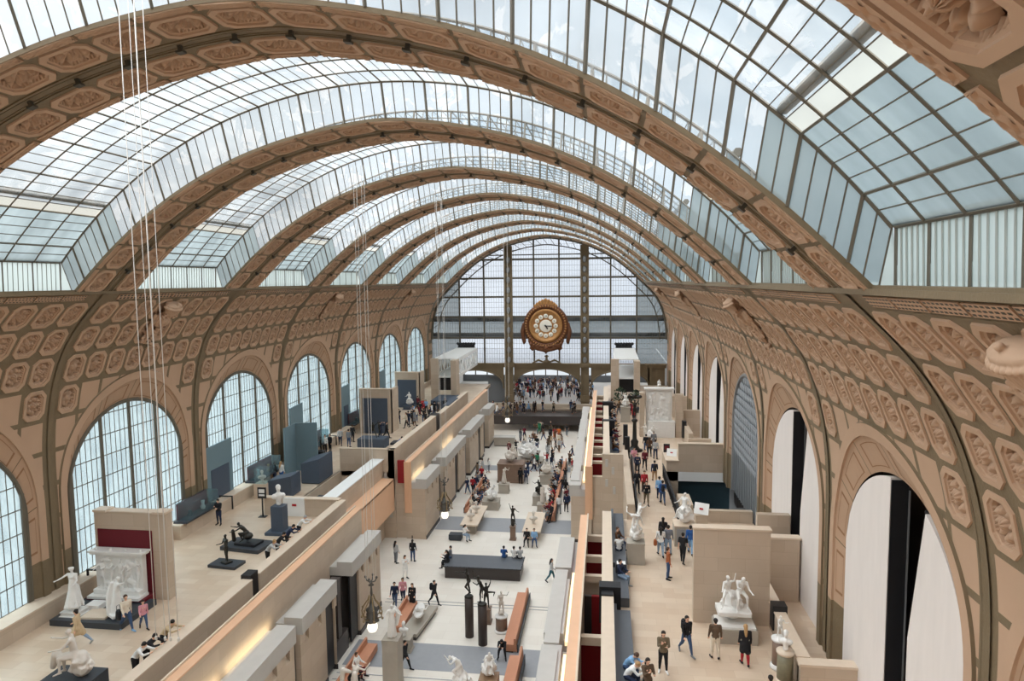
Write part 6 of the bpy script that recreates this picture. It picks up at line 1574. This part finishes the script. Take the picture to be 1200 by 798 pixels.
person('walk', 13.47, 38.54, 5.60, 170, 'blue', 'lblue', 'dark', 'person in blue beside the stone cross wall near the seated marble')
person('phonef', 10.22, 24.43, 5.60, 20, 'khaki', 'black', 'dark', 'person with long dark hair cut off at the bottom of the right terrace')
person('stand', 14.42, 23.80, 5.60, 180, 'black', 'black', 'dark', 'dark-haired head just showing at the bottom edge of the right terrace')
person('walkf', 11.52, 46.96, 5.60, 0, 'black', 'olive', 'dark', 'person with an orange scarf in dark clothes walking down the walkway')
person('stand', 11.00, 49.59, 5.60, 0, 'black', 'black', 'dark', 'person in black by the left railing of the walkway')
person('walk', 11.52, 49.64, 5.60, 0, 'red', 'brown', 'hbrown', 'person in a reddish jacket on the walkway behind the orange scarf')
person('walk', 12.64, 47.25, 5.60, 180, 'blue', 'jean', 'dark', 'person with a large black backpack walking away by the right railing')
person('walk', 12.48, 48.17, 5.60, 175, 'lblue', 'navy', 'dark', 'person in pale blue walking away by the right railing')
person('walk', 12.46, 52.51, 5.60, 180, 'navy', 'tan', 'dark', 'person with a dark backpack and tan trousers walking away')
person('walkf', 11.25, 54.50, 5.60, 0, 'navy', 'black', 'hbrown', 'person in a navy jacket at the far left of the walkway')
person('phone', 11.07, 56.50, 5.60, 0, 'pink', 'lgrey', 'dark', 'person in pale pink at the left railing top')
person('walk', 11.92, 56.06, 5.60, 0, 'maroon', 'black', 'dark', 'person in maroon in the middle of the walkway')
person('stand', 12.33, 61.43, 5.60, 180, 'black', 'jean', 'dark', 'person in black standing left of three beyond the walkway')
person('standf', 12.56, 60.24, 5.60, 180, 'brown', 'black', 'hbrown', 'person in brown standing in the middle of three beyond the walkway')
person('stand', 13.10, 62.75, 5.60, 180, 'grey', 'grey', 'ghair', 'person in grey standing at the back of three beyond the walkway')
person('stand', 13.02, 59.41, 5.60, 175, 'lgrey', 'navy', 'dark', 'person in pale grey standing right of three beyond the walkway')
person('sitlean', 9.50, 25.90, 5.60, 60, 'lblue', 'jean', 'hbrown', 'person in pale blue hunched on the dark bench near the camera', shoes='white')
person('sitlean', 9.50, 25.20, 5.60, 70, 'white', 'navy', 'blond', 'person in white hunched on the dark bench, nearest the camera', shoes='white')
person('sit', 9.45, 34.20, 5.60, 60, 'navy', 'ljean', 'dark', 'person in a striped top sitting on the dark bench', shoes='lgrey')
person('sit', 9.45, 37.60, 5.60, 180, 'white', 'navy', 'dark', 'person in a white shirt sitting on the dark bench behind the twisted marble')
person('sit', 9.40, 38.80, 5.60, 60, 'brown', 'navy', 'hbrown', 'person with brown hair sitting on the dark bench by the parapet')
for a in ((-2.46, 42.14, 0, 60, 'black', 'black backpack worn by the man in black striding left of the bronze columns'), (-17.02, 49.43, TZ, 150, 'navy', 'dark backpack on the person in dark clothes by the slate cabinets'),
          (-12.38, 70.63, TZ, 170, 'black', 'dark backpack on the person in navy past the first stone niche')): backpack(*a)
for o in [o for o in C.objects if o.get('label', '').startswith(('person with a large black backpack', 'person with a dark backpack', 'person in a black jacket and jeans walking'))]:
    l = o['label']; backpack(o.location.x, o.location.y, o.location.z, math.degrees(o.rotation_euler.z), 'black', 'black backpack on the back of the ' + ('person walking away by the right railing' if 'large' in l else 'one in tan trousers on the walkway' if 'tan' in l else 'one in jeans walking toward the camera'))
t = thing('shoulder_bag', 'black bag hanging at the side of the man in the cream sweater', 'bag', (-13.12, 27.0, TZ + .55)); m = MB(); m.limb((0, 0, .1), (0, 0, .35), .15, .13, 10); m.organic('pouch', 'black', t, .025, 2); m = MB(); m.tube([(-.1, 0, .4), (-.08, 0, .62), (.05, 0, .7), (.12, 0, .4)], .014, 5); m.build('strap', 'black', t)
t = thing('shoulder_bag', 'tan shoulder bag on the woman in the white top', 'bag', (10.0, 0, 0))
wo = [o for o in C.objects if o.get('label', '').startswith('woman with long dark hair, white top')][0]
t.location = (wo.location.x - .3, wo.location.y - .02, wo.location.z + .72); m = MB(); m.limb((0, 0, 0), (0, 0, .2), .11, .1, 10); m.organic('pouch', cloth(COL['rust']), t, .02, 2); m = MB(); m.tube([(0, -.06, .2), (.12, -.05, .62), (.12, .06, .62), (0, .06, .2)], .012, 5); m.build('strap', 'black', t)
# crowds too far off to single anyone out
CR = random.Random(21)
TOPS = ['black', 'black', 'black', 'navy', 'black', 'grey', 'grey', 'lgrey', 'white', 'brown', 'olive', 'red', 'navy', 'khaki', 'black', 'cream', 'maroon', 'black', 'lblue', 'brown']
BOTS = ['black', 'black', 'navy', 'jean', 'jean', 'grey', 'brown', 'lgrey']
HAIRS = ['dark', 'dark', 'dark', 'hbrown', 'hbrown', 'blond', 'ghair']
def crowd(n, xs, ys, z, keys, label, group, face=None, spots=None):
    RAD = dict(person=.8, plant=1.7, desk=2.4, statue=1.5, pedestal=1.5)
    pts = [(o.location.x, o.location.y, RAD.get(o['category'], .8)) for o in C.objects if not o.parent and o.get('category') in ('person', 'statue', 'pedestal', 'plant', 'desk', 'bench', 'plinth', 'column') and abs(o.location.z - z) < 3]
    for i in range(n):
        for _ in range(150):
            x, y = (CR.uniform(*xs), CR.uniform(*ys)) if not spots else spots[i]
            if spots or all(abs(x - p[0]) + abs(y - p[1]) > p[2] for p in pts): break
        pts.append((x, y, .8)); key = CR.choice(keys)
        if key not in _used: _used[key] = make_person(**PROTO[key]); src = _used[key]; fresh = True
        else: src, fresh = _used[key], False
        r = src if fresh else src.copy()
        if not fresh: link(r)
        r.location = (x, y, z); r.rotation_euler = (0, 0, R(face + CR.uniform(-25, 25)) if face is not None else CR.uniform(0, 6.28)); r.scale = (CR.uniform(.93, 1.05),) * 3
        r['label'] = label; r['category'] = 'person'; r['group'] = group
        def setm(q, m_): q.material_slots[0].link = 'OBJECT'; q.material_slots[0].material = m_
        setm(r, cloth(SKIN[CR.randrange(5)], .6))
        for c in list(src.children):
            b = c.name.split('.')[0]
            if b in ('eye', 'shoe') and not fresh: continue
            q = c if fresh else c.copy()
            if not fresh: link(q, r)
            setm(q, cloth(COL[CR.choice(TOPS if b in ('top', 'coat', 'dress') else BOTS if b == 'trousers' else HAIRS if b == 'hair' else ['black'])], .85))
ST = ['stand', 'standf', 'walk', 'walkf', 'phone', 'coatf', 'photo', 'walkcoat', 'tee']
crowd(26, (-3.2, 3.6), (80.5, 94), 0, ST, 'small visitor standing on the far aisle floor beyond the large white marble group', 'visitors in the far aisle')
crowd(9, (.3, 3.0), (71.5, 79), 0, ST, 'small visitor among the sculptures right of the large white marble group', 'visitors by the far right sculptures')
crowd(17, None, None, .05, ['sit', 'sitf', 'sitlean'], 'seated visitor on the very long terracotta bench at the right', 'visitors seated on the right benches', -80, [(3.85, 58.8 + i * 1.05 + CR.uniform(-.2, .2)) for i in range(17)])
crowd(9, None, None, .05, ['sit', 'sitf', 'sitlean'], 'seated visitor on the far left terracotta benches', 'visitors seated on the far left benches', 80, [(-3.55, 60.2 + i * .95) for i in range(9)])
crowd(7, (-5.2, -3.9), (64, 76), 0, ST, 'visitor standing along the far left blocks', 'visitors along the far left blocks')
crowd(8, (4.3, 5.4), (62, 84), 0, ST, 'visitor walking along the far right blocks', 'visitors along the far right blocks')
crowd(125, (-6.5, 6.8), (DEND + 1.2, DEND + 19), 2.5, ST, 'tiny visitor in the bright hall under the clock arch', 'crowd in the hall under the clock')
crowd(9, (-4, 5), (97, 99.2), 2.0, ST, 'tiny visitor on the balcony below the clock', 'visitors on the balcony')
crowd(10, (-8.2, -3), (96, 99), 2.0, ST, 'tiny visitor at the left end of the balcony', 'visitors at the left balcony end')
crowd(18, None, None, TZ, ['sit', 'sitf', 'sitlean'], 'seated visitor on the dark bench far up the right terrace', 'visitors seated far up the right terrace', 80, [(9.42, 60.5 + i * 1.25 + CR.uniform(-.2, .2)) for i in range(18)])
crowd(14, (10.2, 12.0), (76.5, 84), TZ, ST, 'small visitor between the white gate relief and the right bridge', 'visitors far up the right terrace')
crowd(16, (-13, -10.2), (71, 79), TZ, ST, 'small visitor between the second stone niche and the left bridge', 'visitors far up the left terrace')
m = MB(); m.box(9.06, 9.82, 59.5, 83.5, TZ, TZ + .45); struct('trim_bench_far', m, ['slate2'])
# ------------------------------------------------------------------ daylight, side fill, camera
W = bpy.data.worlds.new('overcast'); SC.world = W; W.use_nodes = True
nt = W.node_tree; bg = nt.nodes['Background']
tc = nt.nodes.new('ShaderNodeTexCoord'); sp = nt.nodes.new('ShaderNodeSeparateXYZ'); nt.links.new(tc.outputs['Generated'], sp.inputs[0])
mr = nt.nodes.new('ShaderNodeMapRange'); mr.inputs[1].default_value = -.6; mr.inputs[2].default_value = .7
nt.links.new(sp.outputs[0], mr.inputs[0])
mx = nt.nodes.new('ShaderNodeMix'); mx.data_type = 'RGBA'; mx.inputs[6].default_value = (1.02, 1.06, 1.1, 1); mx.inputs[7].default_value = (.62, .72, .78, 1)
nz = nt.nodes.new('ShaderNodeTexNoise'); nz.inputs['Scale'].default_value = 5; nz.inputs['Detail'].default_value = 5
nt.links.new(tc.outputs['Generated'], nz.inputs['Vector'])
m2 = nt.nodes.new('ShaderNodeMix'); m2.data_type = 'RGBA'; m2.blend_type = 'MULTIPLY'; m2.inputs[0].default_value = 1
r2 = nt.nodes.new('ShaderNodeMapRange'); r2.inputs[1].default_value = .35; r2.inputs[2].default_value = .65; r2.inputs[3].default_value = .86; r2.inputs[4].default_value = 1.2
nt.links.new(nz.outputs[0], r2.inputs[0])
nt.links.new(mr.outputs[0], mx.inputs[0]); nt.links.new(mx.outputs[2], m2.inputs[6]); nt.links.new(r2.outputs[0], m2.inputs[7])
# low sky darkened on both flanks, added to dim the lower skylight panes
ax = nt.nodes.new('ShaderNodeMath'); ax.operation = 'ABSOLUTE'; nt.links.new(sp.outputs[0], ax.inputs[0])
fl = nt.nodes.new('ShaderNodeMapRange'); fl.inputs[1].default_value = .33; fl.inputs[2].default_value = .4; nt.links.new(ax.outputs[0], fl.inputs[0])
ra = nt.nodes.new('ShaderNodeValToRGB'); e = ra.color_ramp.elements; e[0].position = .0; e[0].color = (.85,) * 3 + (1,); e[1].position = 1; e[1].color = (1, 1, 1, 1)
for p, v in ((.49, .85), (.505, .48), (.565, .6), (.60, 1)): q = ra.color_ramp.elements.new(p); q.color = (v, v, v * .98, 1)
zz = nt.nodes.new('ShaderNodeMapRange'); zz.inputs[1].default_value = -1; zz.inputs[2].default_value = 1; nt.links.new(sp.outputs[2], zz.inputs[0]); nt.links.new(zz.outputs[0], ra.inputs[0])
m3 = nt.nodes.new('ShaderNodeMix'); m3.data_type = 'RGBA'; m3.blend_type = 'MULTIPLY'; nt.links.new(fl.outputs[0], m3.inputs[0])
nt.links.new(m2.outputs[2], m3.inputs[6]); nt.links.new(ra.outputs[0], m3.inputs[7])
nt.links.new(m3.outputs[2], bg.inputs[0]); bg.inputs[1].default_value = 1.0
def sun(name, rot, strength, angle, col):
    l = bpy.data.lights.new(name, 'SUN'); l.energy = strength; l.angle = R(angle); l.color = col
    o = bpy.data.objects.new(name, l); o.rotation_euler = rot; link(o); o.location = (0, 50, 60); return o
sun('overcast_daylight', (R(4), R(6), 0), 4.7, 120, (1, .99, .97))
sun('side_fill_west', (0, R(50), 0), 1.5, 100, (1, .99, .97))  # added fill sun that brightens the left wall
sun('side_fill_east', (0, R(-50), 0), 7.0, 100, (1, .99, .97))  # added fill sun, kept strong to brighten the right wall and panels

f, pitch, yaw, roll = 800., .08716217, .13572034, .0116271
cd = bpy.data.cameras.new('camera'); cam = bpy.data.objects.new('camera', cd); link(cam)
cd.sensor_width = 36; cd.sensor_fit = 'HORIZONTAL'; cd.lens = f / 1200 * 36; cd.clip_start = .1; cd.clip_end = 600
fwd = Vector((-math.sin(yaw) * math.cos(pitch), math.cos(yaw) * math.cos(pitch), -math.sin(pitch)))
up0 = Vector((-math.sin(yaw) * math.sin(pitch), math.cos(yaw) * math.sin(pitch), math.cos(pitch)))
rt0 = Vector((math.cos(yaw), math.sin(yaw), 0))
rt = rt0 * math.cos(roll) + up0 * -1 * math.sin(roll); up = up0 * math.cos(roll) - rt0 * -1 * math.sin(roll)
cam.matrix_world = Matrix(((rt.x, up.x, -fwd.x, 10.600585 * .817), (rt.y, up.y, -fwd.y, 0), (rt.z, up.z, -fwd.z, 21.2), (0, 0, 0, 1)))
SC.camera = cam
SC.view_settings.view_transform = 'Standard'; SC.view_settings.look = 'None'; SC.view_settings.gamma = 1; SC.view_settings.exposure = 0
SC.view_settings.use_curve_mapping = False
